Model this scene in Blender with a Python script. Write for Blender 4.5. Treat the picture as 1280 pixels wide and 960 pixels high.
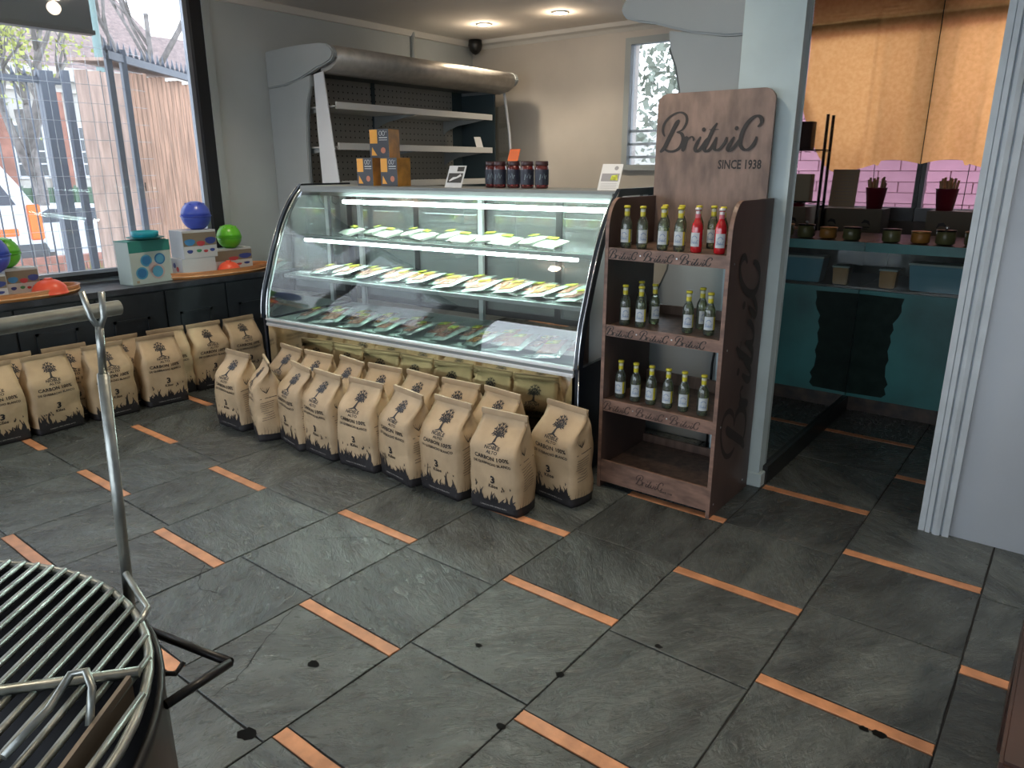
import bpy, bmesh, math, random
from math import sin, cos, pi, radians as R
from mathutils import Vector, Matrix, noise

random.seed(7)
scene = bpy.context.scene
for o in list(bpy.data.objects): bpy.data.objects.remove(o)
COL = scene.collection

# ------------------------------------------------------------------ camera
cam_data = bpy.data.cameras.new('camera')
cam = bpy.data.objects.new('camera', cam_data)
COL.objects.link(cam)
cam_data.sensor_width = 36.0
cam_data.lens = 912.7 / 1280 * 36
cam_data.clip_start = .02
cam_data.clip_end = 200
right = Vector((0.78819, 0.61543, -0.00059)); down = Vector((0.17462, -0.22456, -0.95869)); fwd = Vector((-0.59014, 0.75552, -0.28447))
m = Matrix((right, -down, -fwd)).transposed().to_4x4()
m.translation = Vector((1.6044, -1.9522, 1.5765))
cam.matrix_world = m
scene.camera = cam

# ------------------------------------------------------------------ world, sky
world = bpy.data.worlds.new('overcast_sky')
scene.world = world
world.use_nodes = True
wn = world.node_tree.nodes; wl = world.node_tree.links
wn.clear()
wo = wn.new('ShaderNodeOutputWorld'); wb = wn.new('ShaderNodeBackground')
tc = wn.new('ShaderNodeTexCoord'); sp = wn.new('ShaderNodeSeparateXYZ'); cr = wn.new('ShaderNodeValToRGB')
wl.new(tc.outputs['Generated'], sp.inputs[0]); wl.new(sp.outputs['Z'], cr.inputs[0])
cr.color_ramp.elements[0].position = 0.0; cr.color_ramp.elements[0].color = (.86, .92, 1, 1)
cr.color_ramp.elements[1].position = .7; cr.color_ramp.elements[1].color = (.72, .82, 1, 1)
wl.new(cr.outputs[0], wb.inputs[0]); wb.inputs[1].default_value = 2.9
wl.new(wb.outputs[0], wo.inputs[0])

# ------------------------------------------------------------------ view
scene.view_settings.view_transform = 'Standard'
scene.view_settings.look = 'None'
scene.view_settings.exposure = 0.75
scene.view_settings.gamma = 1.0
scene.view_settings.use_curve_mapping = False
scene.cycles.use_denoising = True
scene.cycles.max_bounces = 10
scene.cycles.diffuse_bounces = 5
scene.cycles.glossy_bounces = 5
scene.cycles.transparent_max_bounces = 24
scene.cycles.caustics_reflective = False
scene.cycles.caustics_refractive = False
scene.cycles.sample_clamp_indirect = 6

def portal(name, loc, rot, sx, sy):
    l = bpy.data.lights.new(name, 'AREA'); l.shape = 'RECTANGLE'; l.size = sx; l.size_y = sy
    l.cycles.is_portal = True
    o = bpy.data.objects.new(name, l); o.location = loc; o.rotation_euler = rot; COL.objects.link(o)
portal('daylight_portal', (-4.18, -.8, 1.8), (0, R(-90), 0), 1.9, 4.4)
portal('daylight_portal', (.4, -4.35, 1.4), (R(90), 0, 0), 7.4, 2.7)

def lamp(name, kind, loc, energy, color, rot=(0,0,0), **kw):
    l = bpy.data.lights.new(name, kind); l.energy = energy; l.color = color
    for k, v in kw.items(): setattr(l, k, v)
    o = bpy.data.objects.new(name, l); o.location = loc; o.rotation_euler = rot; COL.objects.link(o)
    return o

# ------------------------------------------------------------------ materials
def mat(name, color=(.5,.5,.5), rough=.5, metal=0., spec=.5, noise_scale=None, amount=.15, bump=0., bump_scale=None, stretch=(1,1,1), emit=None, estr=0, coat=0, detail=5, trans=0, subsurf=0, rand=0, alpha=1, color2=None, lo=.35, hi=.65):
    m = bpy.data.materials.new(name); m.use_nodes = True
    nt = m.node_tree; n = nt.nodes; l = nt.links
    b = n['Principled BSDF']
    b.inputs['Base Color'].default_value = (*color, 1)
    b.inputs['Roughness'].default_value = rough
    b.inputs['Metallic'].default_value = metal
    b.inputs['Specular IOR Level'].default_value = spec
    b.inputs['Coat Weight'].default_value = coat
    b.inputs['Transmission Weight'].default_value = trans
    b.inputs['Alpha'].default_value = alpha
    if emit: b.inputs['Emission Color'].default_value = (*emit, 1); b.inputs['Emission Strength'].default_value = estr
    if noise_scale or bump or rand:
        t = n.new('ShaderNodeTexCoord'); mp = n.new('ShaderNodeMapping'); mp.inputs['Scale'].default_value = stretch
        if rand:
            oi = n.new('ShaderNodeObjectInfo'); ad = n.new('ShaderNodeVectorMath'); ad.operation = 'ADD'
            sc = n.new('ShaderNodeVectorMath'); sc.operation = 'SCALE'; sc.inputs[0].default_value = (37, 53, 11)
            l.new(oi.outputs['Random'], sc.inputs['Scale']); l.new(t.outputs['Object'], ad.inputs[0]); l.new(sc.outputs[0], ad.inputs[1]); l.new(ad.outputs[0], mp.inputs[0])
        else: l.new(t.outputs['Object'], mp.inputs[0])
        if noise_scale:
            nz = n.new('ShaderNodeTexNoise'); nz.inputs['Scale'].default_value = noise_scale; nz.inputs['Detail'].default_value = detail
            l.new(mp.outputs[0], nz.inputs[0])
            r = n.new('ShaderNodeValToRGB')
            c1 = tuple(max(0, c*(1-amount)) for c in color); c2 = color2 or tuple(min(1, c*(1+amount)) for c in color)
            r.color_ramp.elements[0].position = lo; r.color_ramp.elements[0].color = (*c1, 1)
            r.color_ramp.elements[1].position = hi; r.color_ramp.elements[1].color = (*c2, 1)
            l.new(nz.outputs[0], r.inputs[0])
            out = r.outputs[0]
            if rand:
                hs = n.new('ShaderNodeHueSaturation'); mr = n.new('ShaderNodeMapRange')
                mr.inputs['To Min'].default_value = 1-rand; mr.inputs['To Max'].default_value = 1+rand
                l.new(oi.outputs['Random'], mr.inputs[0]); l.new(mr.outputs[0], hs.inputs['Value']); l.new(out, hs.inputs['Color']); out = hs.outputs[0]
            l.new(out, b.inputs['Base Color'])
        if bump:
            nb = n.new('ShaderNodeTexNoise'); nb.inputs['Scale'].default_value = bump_scale or 40; nb.inputs['Detail'].default_value = 6
            l.new(mp.outputs[0], nb.inputs[0])
            bp = n.new('ShaderNodeBump'); bp.inputs['Strength'].default_value = bump; bp.inputs['Distance'].default_value = .01
            l.new(nb.outputs[0], bp.inputs['Height']); l.new(bp.outputs[0], b.inputs['Normal'])
    return m

def thin_glass(name, tint=(1,1,1), refl=1.0, haze=0.0, ior=1.5):
    m = bpy.data.materials.new(name); m.use_nodes = True
    nt = m.node_tree; n = nt.nodes; l = nt.links; n.clear()
    o = n.new('ShaderNodeOutputMaterial'); tr = n.new('ShaderNodeBsdfTransparent'); g = n.new('ShaderNodeBsdfGlossy'); mx = n.new('ShaderNodeMixShader')
    fr = n.new('ShaderNodeFresnel'); fr.inputs[0].default_value = ior
    mu = n.new('ShaderNodeMath'); mu.operation = 'MULTIPLY'; mu.inputs[1].default_value = refl
    geo = n.new('ShaderNodeNewGeometry')
    tr.inputs[0].default_value = (*tint, 1); g.inputs['Roughness'].default_value = 0.0; g.inputs[0].default_value = (1,1,1,1)
    l.new(fr.outputs[0], mu.inputs[0]); l.new(mu.outputs[0], mx.inputs[0]); l.new(tr.outputs[0], mx.inputs[1]); l.new(g.outputs[0], mx.inputs[2])
    last = mx.outputs[0]
    if haze:
        d = n.new('ShaderNodeBsdfDiffuse'); d.inputs[0].default_value = (.9,.95,.95,1); m2 = n.new('ShaderNodeMixShader'); m2.inputs[0].default_value = haze
        l.new(last, m2.inputs[1]); l.new(d.outputs[0], m2.inputs[2]); last = m2.outputs[0]
    l.new(last, o.inputs[0])
    return m

M = {}
M['wall_grey'] = mat('wall_grey_paint', (.42,.46,.475), .75, noise_scale=1.3, amount=.06, bump=.05, bump_scale=60)
M['wall_warm'] = mat('wall_beige_paint', (.52,.485,.44), .8, noise_scale=.9, amount=.12, bump=.05, bump_scale=50)
M['wall_blue'] = mat('wall_pale_blue_paint', (.39,.44,.50), .6, noise_scale=1.6, amount=.05, bump=.05, bump_scale=50)
M['trim_white'] = mat('trim_pale_paint', (.45,.51,.56), .5, noise_scale=9, amount=.07)
M['column'] = mat('column_teal_paint', (.44,.54,.565), .5, noise_scale=3, amount=.08)
M['ceiling'] = mat('ceiling_paint', (.84,.77,.70), .85, noise_scale=1, amount=.05)
M['cornice'] = mat('cornice_paint', (.66,.64,.60), .7)
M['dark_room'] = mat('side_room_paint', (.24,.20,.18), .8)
M['skirt'] = mat('black_skirting', (.012,.012,.013), .35)
M['bench'] = mat('bench_black_paint', (.014,.018,.023), .42, noise_scale=6, amount=.25)
M['bench_top'] = mat('bench_top_paint', (.035,.04,.05), .30, noise_scale=14, amount=.35)
M['frame_black'] = mat('window_frame_black', (.012,.013,.016), .4)
M['frame_grey'] = mat('window_trim_grey', (.36,.40,.41), .55)
M['sill_metal'] = mat('window_track_grey', (.34,.37,.42), .35, metal=.6)
M['terracotta'] = mat('terracotta_strip', (.56,.255,.125), .42, noise_scale=14, amount=.22, bump=.15, bump_scale=60, rand=.12)
M['grout'] = mat('floor_grout', (.012,.012,.012), .7)
M['chip'] = mat('floor_chip', (.005,.005,.005), .8, spec=.08)
# slate
ms = bpy.data.materials.new('riven_slate'); ms.use_nodes = True; M['slate'] = ms
nt = ms.node_tree; n = nt.nodes; l = nt.links; b = n['Principled BSDF']
t = n.new('ShaderNodeTexCoord'); oi = n.new('ShaderNodeObjectInfo'); sc = n.new('ShaderNodeVectorMath'); sc.operation='SCALE'; sc.inputs[0].default_value=(91,57,13)
ad = n.new('ShaderNodeVectorMath'); l.new(oi.outputs['Random'], sc.inputs['Scale']); l.new(t.outputs['Object'], ad.inputs[0]); l.new(sc.outputs[0], ad.inputs[1])
rotn = n.new('ShaderNodeVectorRotate'); rotn.rotation_type = 'Z_AXIS'; mr0 = n.new('ShaderNodeMath'); mr0.operation='MULTIPLY'; mr0.inputs[1].default_value = 9
l.new(oi.outputs['Random'], mr0.inputs[0]); l.new(mr0.outputs[0], rotn.inputs['Angle']); l.new(ad.outputs[0], rotn.inputs['Vector'])
b.inputs['Specular IOR Level'].default_value=.85
mp = n.new('ShaderNodeMapping'); mp.inputs['Scale'].default_value = (1, 2.2, 1); l.new(rotn.outputs[0], mp.inputs[0])
def nz(scale, detail, rough=.6, dist=0):
    q = n.new('ShaderNodeTexNoise'); q.inputs['Scale'].default_value = scale; q.inputs['Detail'].default_value = detail; q.inputs['Roughness'].default_value = rough; q.inputs['Distortion'].default_value = dist
    l.new(mp.outputs[0], q.inputs[0]); return q
n1 = nz(3.0, 8, .62, .6); n2 = nz(11, 8, .7, 1.2); n3 = nz(1.4, 4, .5, .4)
cr = n.new('ShaderNodeValToRGB'); l.new(n1.outputs[0], cr.inputs[0])
cr.color_ramp.elements[0].position = .33; cr.color_ramp.elements[0].color = (.028,.034,.034,1)
cr.color_ramp.elements[1].position = .68; cr.color_ramp.elements[1].color = (.098,.114,.110,1)
hs = n.new('ShaderNodeHueSaturation'); mr = n.new('ShaderNodeMapRange'); mr.inputs['To Min'].default_value = .72; mr.inputs['To Max'].default_value = 1.3
l.new(oi.outputs['Random'], mr.inputs[0]); l.new(mr.outputs[0], hs.inputs['Value']); l.new(cr.outputs[0], hs.inputs['Color']); l.new(hs.outputs[0], b.inputs['Base Color'])
rr = n.new('ShaderNodeMapRange'); rr.inputs['From Min'].default_value=.3; rr.inputs['From Max'].default_value=.7; rr.inputs['To Min'].default_value=.20; rr.inputs['To Max'].default_value=.40
l.new(n2.outputs[0], rr.inputs[0]); l.new(rr.outputs[0], b.inputs['Roughness'])
mxh = n.new('ShaderNodeMath'); mxh.operation='MULTIPLY_ADD'; mxh.inputs[1].default_value=.35; l.new(n2.outputs[0], mxh.inputs[0]); l.new(n1.outputs[0], mxh.inputs[2])
bp = n.new('ShaderNodeBump'); bp.inputs['Strength'].default_value=1.0; bp.inputs['Distance'].default_value=.022; l.new(mxh.outputs[0], bp.inputs['Height']); l.new(bp.outputs[0], b.inputs['Normal'])

M['kraft'] = mat('kraft_paper', (.47,.345,.21), .62, noise_scale=7, amount=.12, bump=.22, bump_scale=22, rand=.09)
M['kraft_dark'] = mat('kraft_paper_fold', (.40,.29,.18), .62, noise_scale=9, amount=.12, rand=.09)
M['ink'] = mat('black_print', (.018,.016,.018), .55)
M['ink_white'] = mat('white_print', (.55,.52,.48), .6)
M['steel'] = mat('brushed_steel', (.62,.64,.64), .28, metal=1, noise_scale=60, amount=.08, stretch=(1,1,.05))
M['steel_mirror'] = mat('polished_steel_panel', (.60,.58,.50), .07, metal=1)
M['chrome'] = mat('chrome', (.8,.82,.83), .16, metal=1)
M['sill_alu'] = mat('polished_aluminium_sill', (.88,.90,.93), .30, metal=.75)
M['case_black'] = mat('case_black_enamel', (.006,.012,.022), .3)
M['case_trim'] = mat('case_grey_trim', (.24,.26,.26), .5, metal=.1)
M['case_inner'] = mat('case_inner_white', (.50,.56,.56), .4)
M['case_deck'] = mat('case_deck_steel', (.60,.68,.65), .3, metal=.2)
M['glass'] = thin_glass('clear_glass', (.93,.975,.96), 1.6)
M['glass_front'] = thin_glass('curved_front_glass', (.94,.985,.97), 3.2, haze=.01)
M['glass_door'] = thin_glass('smoky_sliding_glass', (.62,.66,.66), 1.5, haze=.16)
M['glass_shelf'] = thin_glass('shelf_glass', (.90,.98,.955), 1.2, haze=.07)
M['glass_dull'] = thin_glass('counter_glass', (.9,.95,.94), .45, haze=.02)
M['window_glass'] = thin_glass('window_glass', (.97,.98,.98), .9, haze=.07)
M['led'] = mat('led_tube', (1,1,1), .5, emit=(.80,1,.95), estr=22)
M['led_top'] = mat('led_tube_top', (1,1,1), .5, emit=(.80,1,.95), estr=26)
M['downlight'] = mat('downlight_glow', (1,1,1), .5, emit=(1,.86,.62), estr=25)
M['white_plastic'] = mat('white_plastic', (.62,.63,.62), .4)
M['white_frame'] = mat('white_frame', (.72,.75,.80), .35)
M['fridge'] = mat('fridge_grey_panel', (.36,.39,.40), .5, noise_scale=2, amount=.04)
M['fridge_dark'] = mat('fridge_dark_gasket', (.10,.115,.12), .5)
M['fridge_inner'] = mat('fridge_inner_teal', (.055,.085,.10), .5)
M['canopy'] = mat('canopy_brushed_metal', (.50,.47,.43), .45, metal=.7, noise_scale=14, amount=.12)
M['wood'] = mat('stained_plywood', (.125,.078,.058), .45, noise_scale=5, amount=.35, stretch=(6,6,1), bump=.08, bump_scale=40)
M['wood_sign'] = mat('stained_plywood_sign', (.205,.140,.112), .5, noise_scale=7, amount=.35, stretch=(2,1,.7), detail=8, bump=.05)
M['wood_side'] = mat('stained_plywood_side', (.080,.050,.042), .45, noise_scale=4, amount=.3, stretch=(1,1,.4))
M['wood_lip'] = mat('stained_plywood_lip', (.20,.118,.088), .45, noise_scale=11, amount=.3, stretch=(1,1,3))
M['engrave'] = mat('burnt_lettering', (.022,.018,.016), .6)
M['engrave_faint'] = mat('faint_burnt_lettering', (.05,.027,.02), .55)
M['dark_wood'] = mat('dark_varnished_wood', (.045,.022,.016), .35, noise_scale=4, amount=.5, stretch=(1,1,6))
M['brown_panel'] = mat('brown_panel', (.075,.048,.04), .4, noise_scale=5, amount=.3)
M['grill_steel'] = mat('grill_steel', (.40,.42,.39), .36, metal=.85, noise_scale=20, amount=.25, bump=.1)
M['grill_dark'] = mat('drum_black_steel', (.018,.017,.017), .38, metal=.3, noise_scale=5, amount=.5)
M['bronze_strip'] = mat('grill_bronze_strip', (.30,.25,.20), .4, metal=.7)
M['mirror'] = mat('mirror_wall', (.66,.68,.67), .02, metal=1)
M['asphalt'] = mat('asphalt_ground', (.50,.49,.47), .85, noise_scale=3, amount=.15)

def simple(key, c, rough=.5, **k):
    M[key] = mat(key, c, rough, **k)
simple('orange_wood', (.50,.20,.065), .4, noise_scale=8, amount=.35, stretch=(1,.2,4))
simple('orange_wood_light', (.62,.36,.19), .5, noise_scale=10, amount=.2)
simple('blue_plastic', (.06,.10,.50), .3); simple('green_plastic', (.13,.50,.03), .3); simple('coral_plastic', (.80,.10,.045), .35)
simple('teal_plastic', (.02,.33,.42), .35); simple('teal_dark', (.015,.17,.17), .5)
simple('box_white', (.50,.52,.54), .5); simple('box_mint', (.50,.60,.57), .5); simple('box_teal', (.03,.24,.21), .5); simple('box_kraft_side', (.45,.37,.25), .6)
simple('print_blue', (.04,.20,.44), .5); simple('print_lightblue', (.10,.36,.55), .5); simple('print_red', (.45,.05,.06), .5); simple('print_navy', (.03,.05,.22), .5); simple('print_green', (.05,.25,.12), .5); simple('print_pink', (.55,.45,.45), .5)
simple('cracker_grey', (.055,.06,.075), .5); simple('cracker_yellow', (.85,.40,.06), .5); simple('cracker_orange', (.48,.22,.03), .5, noise_scale=12, amount=.3); simple('cracker_pink', (.55,.20,.12), .5)
simple('card_white', (.68,.69,.70), .6); simple('card_orange', (.80,.17,.05), .6); simple('card_black', (.05,.05,.05), .6); simple('card_grey', (.3,.3,.32), .6)
simple('jar_sauce', (.10,.012,.012), .15, coat=1); simple('jar_lid', (.05,.02,.022), .3); simple('jar_label', (.015,.018,.035), .4); simple('jar_ink', (.25,.33,.36), .5)
M['bottle_glass'] = thin_glass('bottle_glass', (.80,.86,.80), 1.5, haze=.03)
M['tonic'] = thin_glass('pale_tonic_water', (.80,.83,.62), .6, haze=.04)
simple('bottle_red', (.45,.008,.015), .12, coat=1); simple('bottle_label', (.55,.60,.62), .5); simple('bottle_yellow', (.62,.55,.04), .35); simple('bottle_foil', (.60,.62,.45), .35); simple('pink_foil', (.60,.15,.18), .4); simple('label_blue', (.12,.22,.42), .5)
simple('cap_white', (.62,.60,.58), .3, metal=.3)
simple('film', (.50,.62,.56), .12, coat=1, noise_scale=30, amount=.25, bump=.6, bump_scale=45)
simple('pale_food', (.50,.56,.45), .3, noise_scale=60, amount=.3, coat=1, bump=.5, bump_scale=50)
simple('meat', (.55,.20,.14), .25, noise_scale=55, amount=.45, coat=1, color2=(.60,.36,.27)); simple('pack_label', (.50,.55,.05), .4, noise_scale=50, amount=.4); simple('pack_label_green', (.12,.33,.06), .4)
simple('tomato', (.70,.10,.04), .25, noise_scale=60, amount=.5, coat=1, color2=(.72,.50,.20))
simple('crate_wood', (.58,.33,.22), .7, noise_scale=6, amount=.30, stretch=(5,5,.5)); simple('crate_wood2', (.60,.42,.34), .7, noise_scale=6, amount=.25, stretch=(4,4,.4))
simple('crate_dark', (.06,.03,.025), .7); simple('fence_grey', (.115,.13,.16), .5); simple('wire', (.45,.47,.47), .4, metal=.6)
simple('brick_red', (.34,.16,.12), .8, noise_scale=4, amount=.2); simple('stone_white', (.50,.48,.44), .8, noise_scale=2, amount=.1); simple('roof_brown', (.22,.16,.145), .8, noise_scale=9, amount=.3)
simple('van_white', (.72,.74,.78), .3); simple('van_glass', (.10,.11,.13), .1); simple('lamp_orange', (.85,.20,.04), .3); simple('bumper_dark', (.09,.10,.11), .5); simple('green_rail', (.10,.17,.11), .5)
simple('bark', (.20,.18,.17), .8, noise_scale=9, amount=.3); simple('pole_green', (.16,.24,.23), .5); simple('leaf', (.42,.45,.12), .7); simple('leaf_dark', (.20,.23,.18), .7); simple('stones', (.55,.48,.45), .8, noise_scale=3, amount=.3)
simple('pane_dark', (.10,.11,.12), .15); simple('sign_black', (.025,.028,.033), .5); simple('grey_bin', (.2,.2,.2), .5)
simple('pink_brick', (.40,.19,.25), .7, noise_scale=3, amount=.12); simple('mortar_pink', (.50,.28,.33), .9)
simple('teal_panel', (.035,.19,.19), .38, noise_scale=2.2, amount=.3); simple('teal_worn', (.006,.024,.020), .5, noise_scale=14, amount=.4, color2=(.016,.036,.028), hi=.85, spec=.15)
simple('counter_black', (.02,.017,.015), .4, noise_scale=12, amount=.6, color2=(.07,.045,.03)); simple('cardboard', (.20,.165,.12), .7); simple('red_bucket', (.20,.015,.03), .4); simple('fries', (.55,.36,.20), .6)
simple('tub_blue', (.10,.28,.38), .35); simple('tub_orange', (.42,.19,.04), .4); simple('wax_paper', (.35,.40,.38), .5); simple('jar_olive', (.14,.14,.06), .3); simple('brass_lid', (.45,.30,.12), .35, metal=.7); simple('blackmetal', (.012,.012,.012), .35, metal=.5)
simple('cctv', (.012,.012,.012), .35)
# backlit kraft curtain
mc = bpy.data.materials.new('brown_paper_curtain'); mc.use_nodes = True; M['curtain'] = mc
nt = mc.node_tree; n = nt.nodes; l = nt.links; n.clear()
o_ = n.new('ShaderNodeOutputMaterial'); tl = n.new('ShaderNodeBsdfTranslucent'); df = n.new('ShaderNodeBsdfDiffuse'); mx = n.new('ShaderNodeMixShader'); mx.inputs[0].default_value = .72
t = n.new('ShaderNodeTexCoord'); nn = n.new('ShaderNodeTexNoise'); nn.inputs['Scale'].default_value = 34; nn.inputs['Detail'].default_value = 6; l.new(t.outputs['Object'], nn.inputs[0])
cr = n.new('ShaderNodeValToRGB'); cr.color_ramp.elements[0].position=.35; cr.color_ramp.elements[0].color=(.86,.44,.15,1); cr.color_ramp.elements[1].position=.65; cr.color_ramp.elements[1].color=(.95,.52,.20,1)
l.new(nn.outputs[0], cr.inputs[0]); l.new(cr.outputs[0], tl.inputs[0]); l.new(cr.outputs[0], df.inputs[0]); l.new(df.outputs[0], mx.inputs[1]); l.new(tl.outputs[0], mx.inputs[2]); l.new(mx.outputs[0], o_.inputs[0])
# pegboard: grey metal with rows of punched holes (small relief + dark dots)
mpg = bpy.data.materials.new('perforated_back_panel'); mpg.use_nodes = True; M['peg'] = mpg
nt = mpg.node_tree; n = nt.nodes; l = nt.links; b = n['Principled BSDF']; b.inputs['Roughness'].default_value = .45
t = n.new('ShaderNodeTexCoord'); mpn = n.new('ShaderNodeMapping'); mpn.inputs['Scale'].default_value = (0, 1/.055, 1/.055)
l.new(t.outputs['Object'], mpn.inputs[0])
vf = n.new('ShaderNodeVectorMath'); vf.operation='FRACTION'; l.new(mpn.outputs[0], vf.inputs[0])
vd = n.new('ShaderNodeVectorMath'); vd.operation='DISTANCE'; vd.inputs[1].default_value=(0,.5,.5); l.new(vf.outputs[0], vd.inputs[0])
lt = n.new('ShaderNodeMath'); lt.operation='LESS_THAN'; lt.inputs[1].default_value=.13; l.new(vd.outputs['Value'], lt.inputs[0])
mxc = n.new('ShaderNodeMix'); mxc.data_type='RGBA'; mxc.inputs['A'].default_value=(.40,.385,.35,1); mxc.inputs['B'].default_value=(.02,.02,.02,1)
l.new(lt.outputs[0], mxc.inputs['Factor']); l.new(mxc.outputs['Result'], b.inputs['Base Color'])

# ------------------------------------------------------------------ mesh helpers
class MB:
    def __init__(s): s.v=[]; s.f=[]; s.mi=[]; s.sm=[]; s.T=Matrix.Identity(4); s.cm=0
    def vert(s, p): s.v.append(tuple(s.T @ Vector(p))); return len(s.v)-1
    def face(s, ids, smooth=False): s.f.append(tuple(ids)); s.mi.append(s.cm); s.sm.append(smooth)
    def box(s, x0,x1,y0,y1,z0,z1, mi=None):
        if mi is not None: s.cm = mi
        i=[s.vert(p) for p in ((x0,y0,z0),(x1,y0,z0),(x1,y1,z0),(x0,y1,z0),(x0,y0,z1),(x1,y0,z1),(x1,y1,z1),(x0,y1,z1))]
        for q in ((0,3,2,1),(4,5,6,7),(0,1,5,4),(1,2,6,5),(2,3,7,6),(3,0,4,7)): s.face([i[k] for k in q])
        return s
    def prism(s, pts, axis, a, b_, smooth=False):
        """extrude a 2D outline (ccw) along axis 'x','y','z' from a to b"""
        def P(u,v,w): return {'x':(w,u,v),'y':(u,w,v),'z':(u,v,w)}[axis]
        A=[s.vert(P(u,v,a)) for u,v in pts]; B=[s.vert(P(u,v,b_)) for u,v in pts]; n_=len(pts)
        s.face(A[::-1]); s.face(B)
        for i in range(n_): s.face((A[i],A[(i+1)%n_],B[(i+1)%n_],B[i]), smooth)
        return s
    def lathe(s, prof, seg=16, c=(0,0,0), smooth=True, caps=True):
        rings=[]
        for r,z in prof: rings.append([s.vert((c[0]+r*cos(2*pi*k/seg), c[1]+r*sin(2*pi*k/seg), c[2]+z)) for k in range(seg)])
        for a,b_ in zip(rings, rings[1:]):
            for k in range(seg): s.face((a[k],a[(k+1)%seg],b_[(k+1)%seg],b_[k]), smooth)
        if caps: s.face(rings[0][::-1]); s.face(rings[-1])
        return s
    def tube(s, pts, r, seg=8, caps=True, closed=False):
        pts=[Vector(p) for p in pts]; n_=len(pts); rings=[]; up=None
        for i,p in enumerate(pts):
            if closed: d=(pts[(i+1)%n_]-pts[i-1])
            else: d=(pts[min(i+1,n_-1)]-pts[max(i-1,0)])
            d.normalize()
            if up is None: up = Vector((0,0,1)) if abs(d.z)<.9 else Vector((1,0,0))
            x=d.cross(up).normalized(); y=x.cross(d).normalized(); up=y
            rr = r[i] if isinstance(r,(list,tuple)) else r
            rings.append([s.vert(p+x*cos(2*pi*k/seg)*rr+y*sin(2*pi*k/seg)*rr) for k in range(seg)])
        rng = range(n_) if closed else range(n_-1)
        for i in rng:
            a=rings[i]; b_=rings[(i+1)%n_]
            for k in range(seg): s.face((a[k],a[(k+1)%seg],b_[(k+1)%seg],b_[k]), True)
        if caps and not closed: s.face(rings[0][::-1]); s.face(rings[-1])
        return s
    def sheet(s, rows, smooth=True):
        I=[[s.vert(p) for p in r] for r in rows]
        for a,b_ in zip(I,I[1:]):
            for k in range(len(a)-1): s.face((a[k],a[k+1],b_[k+1],b_[k]), smooth)
        return s
    def ribbon(s, pts, w, mapf=lambda x,z:(x,0,z)):
        """flat stroke in a 2D plane; w = width or list"""
        n_=len(pts); L=[];Rr=[]
        for i,(x,z) in enumerate(pts):
            a=pts[max(i-1,0)]; b_=pts[min(i+1,n_-1)]; dx=b_[0]-a[0]; dz=b_[1]-a[1]; k=math.hypot(dx,dz) or 1
            ww=(w[i] if isinstance(w,(list,tuple)) else w)/2
            L.append(s.vert(mapf(x-dz/k*ww, z+dx/k*ww))); Rr.append(s.vert(mapf(x+dz/k*ww, z-dx/k*ww)))
        for i in range(n_-1): s.face((L[i],Rr[i],Rr[i+1],L[i+1]))
        return s
    def poly(s, pts, mapf=lambda x,z:(x,0,z)):
        s.face([s.vert(mapf(x,z)) for x,z in pts]); return s
    def mesh(s, name, mats):
        me=bpy.data.meshes.new(name); me.from_pydata(s.v,[],s.f)
        for m_ in (mats if isinstance(mats,(list,tuple)) else [mats]): me.materials.append(M[m_])
        me.polygons.foreach_set('material_index', s.mi); me.polygons.foreach_set('use_smooth', s.sm); me.update()
        return me
    def build(s, name, mats, parent=None, bevel=0, seg=2, loc=None, rot=None):
        o=bpy.data.objects.new(name, s.mesh(name, mats)); COL.objects.link(o)
        if parent is not None: o.parent=parent
        if loc: o.location=loc
        if rot: o.rotation_euler=rot
        if bevel:
            bm=bmesh.new(); bm.from_mesh(o.data); bmesh.ops.remove_doubles(bm, verts=bm.verts, dist=1e-5)
            es=[e for e in bm.edges if len(e.link_faces)==2 and e.calc_face_angle(0)>.6]
            bmesh.ops.bevel(bm, geom=es, offset=bevel, segments=seg, affect='EDGES', clamp_overlap=True); bm.to_mesh(o.data); bm.free()
        return o

def tag(o, label=None, cat=None, group=None, kind=None):
    if label: o['label']=label
    if cat: o['category']=cat
    if group: o['group']=group
    if kind: o['kind']=kind
    return o
def thing(name, label, cat, loc=(0,0,0), rz=0, group=None):
    o=bpy.data.objects.new(name, None); o.empty_display_size=.05; COL.objects.link(o); o.location=loc; o.rotation_euler=(0,0,rz)
    return tag(o,label,cat,group)
def struct(o): o['kind']='structure'; return o
def link_mesh(name, me, parent=None, loc=None, rot=None, scale=None):
    o=bpy.data.objects.new(name, me); COL.objects.link(o); o.parent=parent
    if loc: o.location=loc
    if rot: o.rotation_euler=rot
    if scale: o.scale=scale
    return o
def dup(root, loc, rz=None, label=None, group=None, rot=None):
    r=root.copy(); COL.objects.link(r); r.location=loc
    if rz is not None: r.rotation_euler=(0,0,rz)
    if rot is not None: r.rotation_euler=rot
    if label: r['label']=label
    if group: r['group']=group
    for ch in list(root.children):
        c=ch.copy(); COL.objects.link(c); c.parent=r
        for g in ch.children:
            d=g.copy(); COL.objects.link(d); d.parent=c
    return r
ORD=['first','second','third','fourth','fifth','sixth','seventh','eighth','ninth','tenth','eleventh','twelfth','thirteenth','fourteenth','fifteenth','sixteenth','seventeenth','eighteenth','nineteenth','twentieth','twenty-first','twenty-second','twenty-third','twenty-fourth']

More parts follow.
